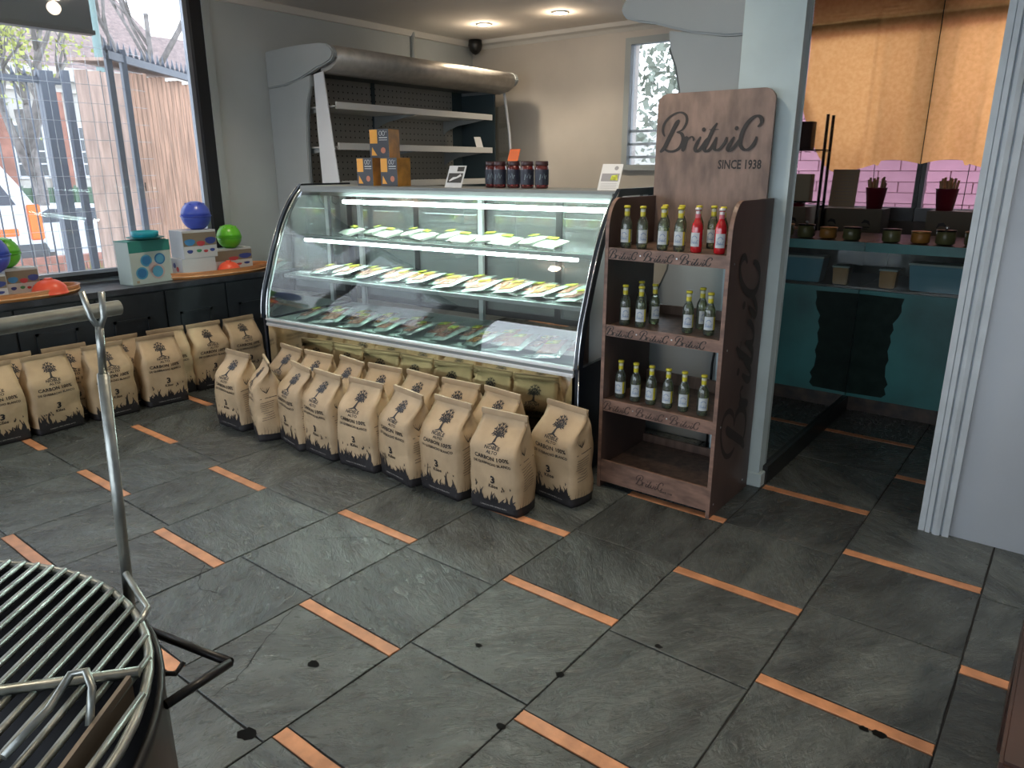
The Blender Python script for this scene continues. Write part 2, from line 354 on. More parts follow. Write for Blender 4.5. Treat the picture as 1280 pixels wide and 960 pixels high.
_txt={}
def text_polys(s, size=1.0, bold=0.0, spacing=1.0):
    """flat glyph triangles for a string, origin at left baseline -> list of polys of (x,y), width"""
    key=(s,size,bold,spacing)
    if key in _txt: return _txt[key]
    cu=bpy.data.curves.new('lettering','FONT'); cu.body=s; cu.size=size; cu.resolution_u=2; cu.offset=bold; cu.space_character=spacing
    ob=bpy.data.objects.new('lettering',cu); COL.objects.link(ob)
    dg=bpy.context.evaluated_depsgraph_get(); me=bpy.data.meshes.new_from_object(ob.evaluated_get(dg))
    vs=[(v.co.x,v.co.y) for v in me.vertices]; ps=[[vs[i] for i in p.vertices] for p in me.polygons]
    w=(min(v[0] for v in vs), max(v[0] for v in vs)) if vs else (0,0)
    bpy.data.objects.remove(ob); bpy.data.curves.remove(cu); bpy.data.meshes.remove(me)
    _txt[key]=(ps,w); return _txt[key]
def put_text(mb, s, cx, cz, size, mapf, bold=0.0, spacing=1.0, width=None, align='c'):
    ps,(x0,x1)=text_polys(s,1.0,bold,spacing)
    kx = (width/(x1-x0)) if width else size
    ox = {'c':-(x0+x1)/2,'l':-x0,'r':-x1}[align]
    for p in ps: mb.poly([(cx+(x+ox)*kx, cz+y*size) for x,y in p], mapf)

SCRIPT={'B1':[(-0.135,1.722),(-0.143,1.733),(-0.148,1.752),(-0.142,1.78),(-0.117,1.809),(-0.084,1.826),(-0.055,1.829),(-0.032,1.817),(-0.024,1.796),(-0.029,1.772),(-0.047,1.749),(-0.075,1.74)],'B2':[(-0.075,1.74),(-0.049,1.733),(-0.038,1.712),(-0.043,1.685),(-0.057,1.664),(-0.083,1.652),(-0.112,1.652),(-0.135,1.663)],'B3':[(-0.063,1.795),(-0.078,1.778),(-0.097,1.741),(-0.12,1.696),(-0.135,1.668),(-0.157,1.648)],'r':[(-0.016,1.719),(-0.025,1.694),(-0.037,1.65)],'r2':[(-0.028,1.685),(-0.013,1.705),(0.005,1.717),(0.017,1.709),(0.016,1.697)],'i':[(0.053,1.716),(0.035,1.683),(0.028,1.661),(0.038,1.65),(0.055,1.66),(0.078,1.692),(0.089,1.709)],'t':[(0.131,1.775),(0.111,1.745),(0.09,1.696),(0.075,1.664),(0.084,1.65),(0.103,1.657),(0.123,1.686),(0.133,1.713)],'t2':[(0.093,1.747),(0.141,1.746)],'v':[(0.133,1.713),(0.125,1.682),(0.125,1.661),(0.138,1.654),(0.157,1.663),(0.177,1.69),(0.182,1.712)],'i2':[(0.219,1.712),(0.2,1.68),(0.191,1.66),(0.2,1.651),(0.216,1.66),(0.24,1.688),(0.252,1.71)],'C':[(0.325,1.752),(0.34,1.768),(0.339,1.787),(0.325,1.798),(0.305,1.795),(0.281,1.776),(0.261,1.745),(0.25,1.71),(0.25,1.679),(0.266,1.657),(0.29,1.655),(0.31,1.672),(0.321,1.695),(0.324,1.711)],'d1':[(0.066,1.748)],'d2':[(0.227,1.749)]}
def smooth_pts(p, k=4):
    if len(p)<3: return p
    q=[]
    for i in range(len(p)-1):
        p0=p[max(i-1,0)];p1=p[i];p2=p[i+1];p3=p[min(i+2,len(p)-1)]
        for j in range(k):
            t=j/k
            q.append(tuple(.5*((2*p1[c])+(-p0[c]+p2[c])*t+(2*p0[c]-5*p1[c]+4*p2[c]-p3[c])*t*t+(-p0[c]+3*p1[c]-3*p2[c]+p3[c])*t**3) for c in (0,1)))
    q.append(p[-1]); return q
def script_word(mb, mapf0, k=4, nrm=(0,-1,0)):
    """hand-lettered word in its board coordinates; mapf places it"""
    W={'B1':.010,'B2':.013,'B3':.017,'r':.017,'r2':.008,'i':.014,'t':.014,'t2':.010,'v':.012,'i2':.014,'C':.014}
    for li,(key,pts) in enumerate(SCRIPT.items()):
        mapf=lambda x,z,o=li*.00018: tuple(c+nrm[q]*o for q,c in enumerate(mapf0(x,z)))
        if len(pts)==1:
            c=pts[0]; mb.poly([(c[0]+.010*cos(a*pi/5), c[1]+.010*sin(a*pi/5)) for a in range(10)], mapf); continue
        s=smooth_pts(pts,k); n_=len(s); w=[]
        for i in range(n_):
            a=s[max(i-1,0)]; b_=s[min(i+1,n_-1)]; dz=b_[1]-a[1]; dx=b_[0]-a[0]; q=math.hypot(dx,dz) or 1
            e=min(1, .45+4*min(i,n_-1-i)/n_)
            w.append(W[key]*(.75+.68*abs(dz/q))*e)
        mb.ribbon(s, w, mapf)

# ------------------------------------------------------------------ setting: floor
PER=1.0543; SW=.0527; CEIL=2.88
DU={-5:0,-4:.017,-3:-.008,-2:0,-1:-.008,0:-.011,1:-.005,2:.002,3:.010,4:0}
DV={(-1,-1):-.029,(0,0):.049,(1,0):0,(1,-1):-.002,(2,0):.079,(2,1):.05,(3,0):0,(1,1):-.034,(-2,0):.026,(-1,0):-.032,(-3,-1):-.082,(-4,0):-.063,(0,-1):.04}
def ux(k): return k*.5+DU.get(k,0)
fb=MB(); fb.box(-4.12,3.42,-4.3,4.72,-.08,-.006); floor=struct(fb.build('floor','grout'))
def slab(w,h,seed):
    rnd=random.Random(seed); mb=MB(); g=.0022
    out=[]
    for (ax,ay),(bx,by) in (((-w/2+g,-h/2+g),(w/2-g,-h/2+g)),((w/2-g,-h/2+g),(w/2-g,h/2-g)),((w/2-g,h/2-g),(-w/2+g,h/2-g)),((-w/2+g,h/2-g),(-w/2+g,-h/2+g))):
        for k in range(6):
            t=k/6; nx,ny=(by-ay),-(bx-ax); q=math.hypot(nx,ny); d=rnd.uniform(0,.0024) if k else 0
            out.append((ax+(bx-ax)*t-nx/q*d, ay+(by-ay)*t-ny/q*d))
    A=[mb.vert((x,y,-.006)) for x,y in out]; B=[mb.vert((x,y,-.0012)) for x,y in out]; Cc=[mb.vert((x*(1-.004/w),y*(1-.004/h),0)) for x,y in out]; n_=len(out)
    for i in range(n_):
        j=(i+1)%n_; mb.face((A[i],A[j],B[j],B[i])); mb.face((B[i],B[j],Cc[j],Cc[i]))
    mb.face(Cc)
    return mb
ntile=0
for k in range(-9,7):
    x0=ux(k); x1=ux(k+1)
    if x1>3.42 or x0<-4.6: continue
    if x0<-4.12: x0=-4.12
    w=x1-x0
    half=.5 if k%2 else 0.0
    ys=[]
    for j in range(-5,6):
        y=(j+half)*PER+DV.get((k,j),0); ys.append(y)
    if w<.1: continue
    tmesh={}
    for a,b_ in zip(ys,ys[1:]):
        if a>4.7 or b_<-2.6: continue
        if a+SW<4.7:
            s_=slab(w,SW,k*31+int(a*7)); link_mesh('terracotta_strip', s_.mesh('terracotta_strip','terracotta'), floor, loc=((x0+x1)/2, a+SW/2, 0))
        L=(b_-a-SW)/2
        for q in (0,1):
            cy=a+SW+L*(q+.5)
            if cy>4.9 or cy<-3: continue
            top=min(cy+L/2,4.7); bot=cy-L/2
            if top-bot<.08: continue
            me=slab(w,top-bot,ntile).mesh('slate_tile','slate'); ntile+=1
            link_mesh('slate_tile', me, floor, loc=((x0+x1)/2,(top+bot)/2,random.uniform(-.0008,.0003)))
def chip(x,y,r,seed):
    rnd=random.Random(seed); mb=MB(); pts=[]
    for k in range(14):
        a=2*pi*k/14; q=r*rnd.uniform(.75,1.15); pts.append((x+q*cos(a),y+q*sin(a)*.8))
    A=[mb.vert((px_,py_,.0006)) for px_,py_ in pts]; c=mb.vert((x,y,.0004))
    for i in range(14): mb.face((A[i],A[(i+1)%14],c))
    mb.build('chipped_hollow','chip',floor)
for i,(x,y,r) in enumerate([(-.179,-.738,.022),(.189,-.328,.014),(.679,.048,.014),(.494,-.279,.017),(.489,-.575,.017),(-.075,-1.054,.03),(1.371,.075,.02),(1.33,.07,.016)]): chip(x,y,r,i)
def crack(pts,w=.0035):
    mb=MB(); s=[]
    rnd=random.Random(len(pts)*3)
    q=smooth_pts(pts,6); q=[(x+rnd.uniform(-.006,.006),y+rnd.uniform(-.006,.006)) for x,y in q]
    mb.ribbon(q,[w*(.3+.9*rnd.random()) for _ in q], lambda x,y:(x,y,.0005)); mb.build('hairline_crack','chip',floor)
crack([(-.49,-.60),(-.42,-.75),(-.33,-.90),(-.30,-1.02)]); crack([(-.86,-.20),(-.70,-.05),(-.55,-.02),(-.40,.12)]); crack([(-1.05,-.62),(-.92,-.72),(-.80,-.70)])

# ------------------------------------------------------------------ setting: walls
def wall(name, x0,x1,y0,y1,z0,z1, m_): mb=MB(); mb.box(x0,x1,y0,y1,z0,z1); return struct(mb.build(name,m_))
WX=-4.1
mb=MB(); mb.box(WX-.25,WX,1.50,4.90,0,CEIL); mb.box(WX-.25,WX,-4.3,1.50,0,.80); mb.box(WX-.25,WX,-4.3,1.50,2.865,CEIL); mb.box(WX-.25,WX,-4.3,-3.2,.80,2.865)
struct(mb.build('wall_left','wall_grey'))
mb=MB(); mb.box(WX,-2.17,4.65,4.9,0,CEIL); mb.box(-2.17,-.75,4.65,4.9,0,1.55); mb.box(-2.17,-.75,4.65,4.9,2.74,CEIL); mb.box(-.75,.48,4.65,4.9,0,CEIL)
struct(mb.build('wall_back','wall_warm'))
wall('ceiling',WX-.25,3.6,-4.4,4.9,CEIL,CEIL+.12,'ceiling')
wall('wall_partition',.20,.474,1.545,4.65,0,CEIL,'column')
mb=MB(); mb.box(.474,.482,1.62,4.64,.10,CEIL-.01); tag(mb.build('wall_mirror','mirror'),'tall mirror covering the partition inside the side room','mirror')
mb=MB(); mb.box(.19,.49,1.535,1.60,0,.075); struct(mb.build('baseboard_column','column',bevel=.004))
mb=MB(); mb.box(.474,.50,1.60,3.14,0,.10); struct(mb.build('baseboard_side_room','skirt'))
mb=MB(); mb.box(1.225,3.5,1.56,1.70,0,CEIL); mb.box(.474,1.225,1.56,1.70,2.62,CEIL); struct(mb.build('wall_right','wall_blue'))
# fluted architrave
def trimpiece(x0,x1,y0,y1): mb=MB(); mb.box(x0,x1,y0,y1,0,2.70); return mb
tr=MB()
prof=[(1.215,1.70),(1.215,1.538),(1.240,1.538),(1.240,1.546),(1.243,1.546),(1.243,1.534),(1.262,1.530),(1.266,1.544),(1.269,1.544),(1.272,1.530),(1.286,1.524),(1.302,1.530),(1.305,1.544),(1.308,1.544),(1.311,1.532),(1.336,1.532),(1.336,1.56),(1.30,1.70)]
tr.prism(prof,'z',0,2.70); struct(tr.build('trim_1','trim_white'))
mb=MB(); mb.box(1.225,1.30,1.5605,1.699,0,2.62); 
wall('wall_side_room',2.4,2.5,1.70,4.65,0,CEIL,'dark_room')
# side room window wall with opening
mb=MB(); mb.box(.48,2.5,4.65,4.85,0,1.22); mb.box(1.75,2.5,4.65,4.85,1.22,CEIL); struct(mb.build('wall_far','dark_room'))
wf=MB()
for x0,x1 in ((.484,.515),(1.70,1.76)): wf.box(x0,x1,4.62,4.70,1.20,CEIL)
wf.box(.484,1.76,4.57,4.70,1.17,1.27)
wf=struct(wf.build('window_3','frame_black'))
# invented shopfront behind the viewer to let in daylight, ends of the room
wall('wall_end',3.42,3.5,-4.3,1.56,0,CEIL,'wall_blue')
mb=MB()
for x in (-4.1,-2.25,-.4,1.5,3.35): mb.box(x,x+.09,-4.35,-4.25,0,CEIL)
mb.box(-4.1,3.42,-4.35,-4.25,0,.10); mb.box(-4.1,3.42,-4.35,-4.25,2.55,CEIL)
shop=struct(mb.build('window_invented','frame_black'))
mb=MB(); mb.box(-4.1,3.42,-4.31,-4.30,.1,2.55); mb.build('pane','window_glass',shop)
# cornices
mb=MB(); mb.prism([(4.65,2.80),(4.65,2.88),(4.56,2.88),(4.58,2.845),(4.62,2.83)],'x',WX,.20); struct(mb.build('trim_2','cornice'))
mb=MB(); mb.prism([(WX,2.88),(WX,2.825),(WX+.02,2.83),(WX+.045,2.88)],'y',1.52,4.56); struct(mb.build('trim_3','cornice'))
# ------------------------------------------------------------------ left window
mb=MB(); mb.box(WX-.10,WX+.02,1.36,1.455,.835,2.865); mb.box(WX-.10,WX+.02,-3.2,1.455,.801,.835); mb.box(WX-.10,WX+.0,-3.2,1.455,2.84,2.865); mb.box(WX-.10,WX+.02,-3.2,-3.1,.80,2.76); mb.box(WX-.10,WX+.02,-1.25,-1.17,.80,2.76)
win=struct(mb.build('window_1','frame_black'))
mb=MB(); mb.box(WX-.04,WX+.012,-3.1,1.36,.835,.86); mb.box(WX-.06,WX-.02,1.325,1.36,.835,2.84); mb.build('window_track','sill_metal',win)
mb=MB(); mb.box(WX-.055,WX-.05,-3.1,1.36,.84,2.84); mb.build('pane','window_glass',win)
mb=MB(); mb.box(WX,WX+.03,1.455,1.515,.76,CEIL-.06); struct(mb.build('trim_4','frame_grey'))
# back window
mb=MB(); mb.box(-2.169,-2.11,4.62,4.72,1.60,2.68); mb.box(-2.169,-.751,4.62,4.72,1.551,1.60); mb.box(-2.169,-.751,4.62,4.72,2.68,2.739); mb.box(-.81,-.751,4.62,4.72,1.60,2.68)
win2=struct(mb.build('window_2','frame_grey')); mb=MB(); mb.box(-2.11,-.81,4.67,4.675,1.60,2.68); mb.build('pane','window_glass',win2)
mb=MB()
for z in (1.66,1.78,1.90): mb.box(-2.11,-.81,4.685,4.70,z,z+.025)
mb.build('burglar_bar','white_frame',win2)

# wall details: camera, pipe
t=thing('security_camera','small black dome camera in the ceiling corner above the beige wall','camera',(-3.93,4.50,2.80))
mb=MB(); mb.lathe([(.02,.08),(.07,.075),(.075,.02),(.06,-.03),(.03,-.06),(.005,-.07)],16); mb.build('dome','cctv',t)
mb=MB(); mb.lathe([(.04,.074),(.05,.10)],16); mb.build('base','white_plastic',t)
mb=MB(); mb.tube([(WX+.02,3.72,CEIL-.01),(WX+.02,3.72,2.45)],.022,8); tag(mb.build('wall_conduit','fridge'),'grey vertical conduit on the wall above the open fridge','pipe')
# downlights: two real ones, five unseen ones added to brighten the room
for i,(x,y,nm) in enumerate([(-3.288,3.883,'round recessed ceiling light nearer the corner camera'),(-2.405,3.867,'round recessed ceiling light nearer the back window'),(-3.0,.9,None),(-2.0,-1.2,None),(-.4,.9,None),(.8,-.8,None),(2.2,.6,None)]):
    t=thing('downlight', nm or ['','','unseen fill light added in the ceiling above the display case','unseen fill light added in the ceiling above the window bench','unseen fill light added in the ceiling before the drinks rack','unseen fill light added in the ceiling over the open floor','unseen fill light added in the ceiling near the right wall'][i],'ceiling light',(x,y,CEIL), group='recessed ceiling lights')
    mb=MB(); mb.lathe([(.075,-.001),(.078,-.008),(.058,-.012),(.056,-.001)],24,caps=False); mb.build('rim','white_plastic',t)
    mb=MB(); mb.lathe([(.001,-.006),(.056,-.006)],24,caps=False); mb.build('bulb','downlight',t)
    lamp('downlight_halo','POINT',(x,y,CEIL-.07),2.2,(1,.80,.58),shadow_soft_size=.05)
    lamp('downlight_beam','SPOT',(x,y,CEIL-.03),34,(1,.84,.64),(0,0,0),spot_size=R(125),spot_blend=.9,shadow_soft_size=.05)

# ------------------------------------------------------------------ window bench
bench=thing('window_bench','long black panelled bench running under the front window','bench',(0,0,0))
BX=-3.60
mb=MB(); mb.box(WX+.001,BX,-3.2,1.98,0.0005,.735); mb.build('carcass','bench',bench)
mb=MB(); mb.box(WX+.021,BX+.02,-3.2,1.98,.735,.775); mb.build('bench_top','bench_top',bench,bevel=.004)
ys=[-2.74,-2.26,-1.78,-1.30,-.82,-.338,.145,.624,1.105,1.585]
for a,b_ in zip(ys,ys[1:]):
    mb=MB(); mb.box(BX+.001,BX+.016,a+.006,b_-.006,.06,.725); d=mb.build('door_panel','bench',bench,bevel=.002)
    mb=MB()
    A=(a+.10,b_-.13,.12,.56)
    for (p,q,r_,s_) in ((A[0],A[1],A[3]-.018,A[3]),(A[0],A[1],A[2],A[2]+.018),(A[0],A[0]+.018,A[2],A[3]),(A[1]-.018,A[1],A[2],A[3])): mb.box(BX+.016,BX+.026,p,q,r_,s_)
    mb.build('moulding','bench',d)

# ------------------------------------------------------------------ charcoal bags
BW,BD,BH=.262,.15,.475
def bagfun(seed, back=0):
    off=Vector((seed*7.3,seed*3.1,seed*1.7))
    def sm(a,b_,x): t=max(0,min(1,(x-a)/(b_-a))); return t*t*(3-2*t)
    def side(face,u,h):
        """face: 'f','b' u in -1..1 ; returns local point"""
        t=sm(.64,.95,h); cy=.026*t+.01*sin(seed*3)*t
        hw=BW/2*(1-.02*t+.035*sin(pi*min(1,h/.7)))
        yd=BD/2*(1-t)+.0035
        bul=.014*cos(pi*u/2)*sin(pi*min(1,h/.9))*(1-.6*t)
        x=u*hw; y=(-yd-bul) if face=='f' else (yd+bul*.6); y+=cy
        k=.25+.75*sm(.03,.4,h)
        nv=noise.noise(Vector((x*13,h*7+(5 if face=='b' else 0),0))+off)*.016+noise.noise(Vector((x*30,h*17,3))+off)*.008
        nx=noise.noise(Vector((h*6,seed*2.0,9))+off)*.012
        if h>.94: nv*=.0
        y+= nv*k*(1-.5*t); x+=nx*k
        z=h*BH + .010*sm(.6,1,h)*noise.noise(Vector((x*9,0,seed)))*(1)
        return (x,y,z)
    return side
def gusset(side,h,s,sgn,seed):
    a=Vector(side('f',sgn,h)); b_=Vector(side('b',sgn,h)); p=a.lerp(b_,s)
    t=max(0,min(1,(h-.5)/.4)); g=(-.012+.05*t*t)
    if h>.93: g=.002
    p.x -= sgn*g*sin(pi*s) ; p.x+=noise.noise(Vector((s*3,h*9,seed+sgn)))*.008
    return tuple(p)
HS=[0,.035,.095,.15,.22,.30,.38,.46,.54,.61,.67,.73,.79,.84,.89,.93,.955,1.0]
US=[-1,-.8,-.55,-.28,0,.28,.55,.8,1]
def bag_meshes(seed):
    side=bagfun(seed); mb=MB(); rings=[]
    for h in HS:
        ring=[side('f',u,h) for u in US]+[gusset(side,h,s,1,seed) for s in (.25,.5,.75)]+[side('b',u,h) for u in US[::-1]]+[gusset(side,h,s,-1,seed) for s in (.75,.5,.25)]
        rings.append([mb.vert(p) for p in ring])
    n_=len(rings[0])
    for k,(a,b_) in enumerate(zip(rings,rings[1:])):
        mb.cm=1 if HS[k+1]<.1 else 0
        for i in range(n_): mb.face((a[i],a[(i+1)%n_],b_[(i+1)%n_],b_[i]), True)
    mb.cm=1; mb.face(rings[0][::-1]); mb.cm=0; mb.face(rings[-1])
    body=mb.mesh('paper_body',['kraft','ink'])
    # folded lip
    fl=MB(); rows=[]
    for h,dy in ((.945,-.003),(.97,-.006),(1.004,-.004)):
        rows.append([(side('f',u,min(h,1))[0]*1.01, side('f',u,.96)[1]+dy, h*BH) for u in US])
    fl.sheet(rows); rows2=[[(x,y+.012,z) for x,y,z in r] for r in rows[::-1]]; fl.sheet([rows[-1],rows2[0]]); fl.sheet(rows2)
    lip=fl.mesh('folded_top','kraft_dark')
    out=[body,lip]
    rnd=random.Random(seed*5+1)
    for face in ('f','b'):
        sg=1 if face=='f' else -1
        def mp_(x,z,face=face,sg=sg):
            u=max(-1,min(1,x/(BW/2)))*sg; h=max(0,min(.999,z/BH))
            i=max(k for k in range(len(US)-1) if US[k]<=u+1e-9); j=max(k for k in range(len(HS)-1) if HS[k]<=h+1e-9)
            a=(u-US[i])/(US[i+1]-US[i]); c=(h-HS[j])/(HS[j+1]-HS[j])
            P=[Vector(side(face,US[i+q],HS[j+w])) for q,w in ((0,0),(1,0),(0,1),(1,1))]
            p=(P[0]*(1-a)+P[1]*a)*(1-c)+(P[2]*(1-a)+P[3]*a)*c
            return (p[0],p[1]-.0024*sg,p[2])
        pr=MB(); H=BH
        # tree
        tz=.725*H; 
        pr.ribbon([(-.004,tz-.004),(-.002,tz+.02),(.002,tz+.04)],[.016,.010,.008],mp_)
        pr.ribbon([(-.002,tz),(-.02,tz-.006),(-.034,tz-.008)],[.008,.005,.001],mp_); pr.ribbon([(0,tz),(.018,tz-.008),(.03,tz-.007)],[.008,.005,.001],mp_)
        for a0,ln in ((-1.25,.036),(-.82,.046),(-.40,.053),(.02,.056),(.44,.053),(.86,.045),(1.28,.035)):
            bx,bz=.001,tz+.028
            q=[(bx+ln*s*sin(a0)*(.7+.3*s), bz+ln*s*cos(a0)*.95) for s in (0,.35,.7,1)]
            pr.ribbon(q,[.007,.006,.0045,.002],mp_)
            for s,da in ((.5,.75),(.5,-.75),(.78,.6),(.78,-.6)):
                px_=bx+ln*s*sin(a0)*(.7+.3*s); pz_=bz+ln*s*cos(a0)*.95; a1=a0+da; l2=.015
                pr.ribbon([(px_,pz_),(px_+l2*.5*sin(a1),pz_+l2*.5*cos(a1)),(px_+l2*sin(a1),pz_+l2*cos(a1))],[.002,.0055,.001],mp_)
        put_text(pr,'NOBLE',0,.672*H,.021,mp_,bold=.02,width=.084)
        put_text(pr,'ALTO',.004,.632*H,.019,mp_,bold=.02,width=.064)
        put_text(pr,'CARBON 100%',0,.565*H,.028,mp_,bold=.022,spacing=1.05,width=.192)
        put_text(pr,'DE QUEBRACHO BLANCO',0,.508*H,.0180,mp_,bold=.022,spacing=1.05,width=.207)
        put_text(pr,'3',0,.325*H,.050,mp_,bold=.04,width=.024)
        put_text(pr,'Kilos',.002,.272*H,.024,mp_,bold=.025,spacing=1.08,width=.052)
        out.append(pr.mesh('front_print' if face=='f' else 'back_print','ink'))
        # flames
        fm=MB(); x=-BW/2+.006; base=.088*H
        while x<BW/2-.006:
            cen=1 if abs(x)>.034 else .62
            hgt=cen*rnd.choice([.03,.045,.06,.08,.10])*rnd.uniform(.8,1.1); w=rnd.uniform(.014,.024); ln=rnd.uniform(-.012,.012)
            q=[(x,base-.004),(x+ln*.3,base+hgt*.3),(x-ln*.4,base+hgt*.62),(x+ln*.9,base+hgt)]
            fm.ribbon(smooth_pts(q,3),[w*v for v in (1.0,.95,.9,.85,.8,.68,.5,.32,.18,.02)],mp_); x+=w*.58
        for _ in range(7):
            cx=rnd.choice([-1,1])*rnd.uniform(.045,.105); cz=base+rnd.uniform(.065,.10); hh=rnd.uniform(.010,.020)
            fm.ribbon([(cx,cz),(cx+.002,cz+hh*.4),(cx-.002,cz+hh)],[.002,.006,.0005],mp_)
        out.append(fm.mesh('flame_print','ink'))
        # small pale lines on the black band
        wm=MB(); 
        put_text(wm,'LE \u00d1A PREMIUM' if False else 'CARBON 100% NOBLE ALTO',0,.055*H,.0085,mp_,width=.150)
        out.append(wm.mesh('small_print','ink_white'))
    # right side small print
    sp_=MB()
    def ms_(s,z): p=gusset(side,max(0,min(1,z/BH)),s,1,seed); return (p[0]+.0018,p[1],p[2])
    for k in range(9):
        z=(.50-.028*k)*BH; sp_.ribbon([(.18+.1*j,z+.003*j) for j in range(6)],.0022,ms_)
    for k in range(5):
        sp_.ribbon([(.42,.62*BH),(.42+.05*(k-2),.66*BH),(.42+.09*(k-2),.70*BH)],[.004,.006,.002],ms_)
    sp_.ribbon([(.15,.55*BH),(.5,.57*BH),(.85,.585*BH)],.003,ms_)
    for j in range(7):
        c=.1+.12*j; hh=.03+.02*((j*3)%4)/2; sp_.ribbon([(c,.085*BH),(c+.03,.085*BH+hh*.5),(c+.01,.085*BH+hh)],[.012,.009,.001],ms_)
    out.append(sp_.mesh('side_print','ink'))
    return out
VARS=[bag_meshes(s) for s in (1,2,3,4)]
def bag(x,y,rz,var,label,group,lean=(0,0),scale=1):
    t=thing('charcoal_bag',label,'bag of charcoal',(x,y,.0008),R(rz),group)
    for me in VARS[var]: link_mesh(me.name.split('.')[0], me, t)
    if lean!=(0,0): t.rotation_euler=(R(lean[0]),R(lean[1]),R(rz))
    t.scale=(scale,scale,scale)
    return t
FR='charcoal bags in the front row before the display case'; SR='charcoal bags in the second row before the display case'; LR='charcoal bags standing before the black bench'
front=[(-2.47,.455,0,0),(-2.19,.47,-27,1),(-1.90,.50,-12,2),(-1.64,.50,-4,3),(-1.34,.515,3,0),(-1.04,.535,-10,1),(-.75,.555,-3,2),(-.42,.57,4,3)]
for i,(x,y,rz,v) in enumerate(front):
    extra=['leftmost bag, narrow and upright','second from the left, turned sideways','third bag from the left','fourth bag from the left','fifth bag from the left, facing squarely forward','sixth bag from the left, turned slightly left','seventh bag from the left, tall with sharp crease','last at the right end, nearest the viewer'][i]
    bag(x,y,rz,v,'kraft charcoal bag, front row, '+extra,FR)
second=[(-2.33,.745,-6,2),(-2.05,.76,2,3),(-1.77,.775,-8,0),(-1.49,.79,5,1),(-1.21,.805,-4,2),(-.93,.82,3,0),(-.65,.835,-6,3),(-.26,.84,-8,1)]
for i,(x,y,rz,v) in enumerate(second):
    w_='rightmost, standing out near black case end' if i==7 else ORD[i]+' from the left, seen between front bags'
    bag(x,y,rz,v,'kraft charcoal bag, second row, '+w_,SR)
left=[(-3.335,-.60,90,0,'at the left photo edge, front row'),(-3.335,-.295,94,1,'second in the front row, left of the grill pole'),(-3.335,.055,90,2,'right behind the grill pole in the front row'),(-3.325,.40,86,3,'fourth in the front row, tallest and slightly tilted')]
for x,y,rz,v,lb in left: bag(x,y,rz,v,'kraft charcoal bag by bench, '+lb,LR)
backr=[(-3.47,-.78,90,1,'behind the leftmost front bag, mostly hidden'),(-3.475,-.44,92,2,'peeking out behind the leftmost pair of front bags'),(-3.475,-.12,88,3,'back row, between second and third front bags'),(-3.475,.22,90,0,'back row, between third and fourth front bags'),(-3.475,.545,86,1,'back row, just behind the tilted fourth bag'),(-3.44,.82,88,2,'standing alone right of the tilted bag'),(-3.44,1.11,92,3,'nearest the display case at the row end')]
for x,y,rz,v,lb in backr: bag(x,y,rz,v,'kraft charcoal bag before black bench, '+lb,LR)

# ------------------------------------------------------------------ display case
CA=R(4.7); CW=2.42
case_loc=(-.31-CW*cos(CA),1.05-CW*sin(CA),0)
def case_pt(x,y,z): return (case_loc[0]+x*cos(CA)-y*sin(CA), case_loc[1]+x*sin(CA)+y*cos(CA), z)
case=thing('display_case','refrigerated display case with curved glass front and lit shelves','display case',case_loc,CA)
GP=[(0.004,.60),(.016,.70),(.04,.80),(.085,.92),(.135,1.05),(.195,1.18),(.26,1.29),(.33,1.38),(.40,1.445)]
DEP=.86
ch=case
# lower body
mb=MB(); mb.box(.04,CW-.04,.02,.06,.12,.552); mb.build('front_panel','steel_mirror',ch)
ch.children[-1].location=(0,-.02,0)
mb=MB(); mb.box(.03,CW-.03,.045,DEP,.05,.56); mb.box(.05,CW-.05,.08,DEP-.04,.0005,.05); mb.build('base_cabinet','case_black',ch)
mb=MB(); mb.box(.03,CW-.03,-.012,.03,.590,.603); mb.build('sill_rail','sill_alu',ch,bevel=.003)
mb=MB(); mb.box(.03,CW-.03,-.002,.03,.572,.590); mb.build('rail_groove','case_trim',ch)
mb=MB(); mb.box(.03,CW-.03,-.010,.03,.552,.572); mb.build('lower_rail','sill_alu',ch,bevel=.004)
mb=MB(); mb.box(.03,CW-.03,.03,DEP-.05,.56,.590); mb.build('deck','case_deck',ch)
# curved glass
g=MB(); s=smooth_pts(GP,3); g.sheet([[(x,y,z) for x in (.035,CW*.25,CW*.5,CW*.75,CW-.035)] for y,z in s]); g.build('front_glass','glass_front',ch)
for x in (.030,CW-.030): g=MB(); g.tube([(x,y-.004,z) for y,z in s],.006,6); g.build('glass_edge_strip','chrome',ch)
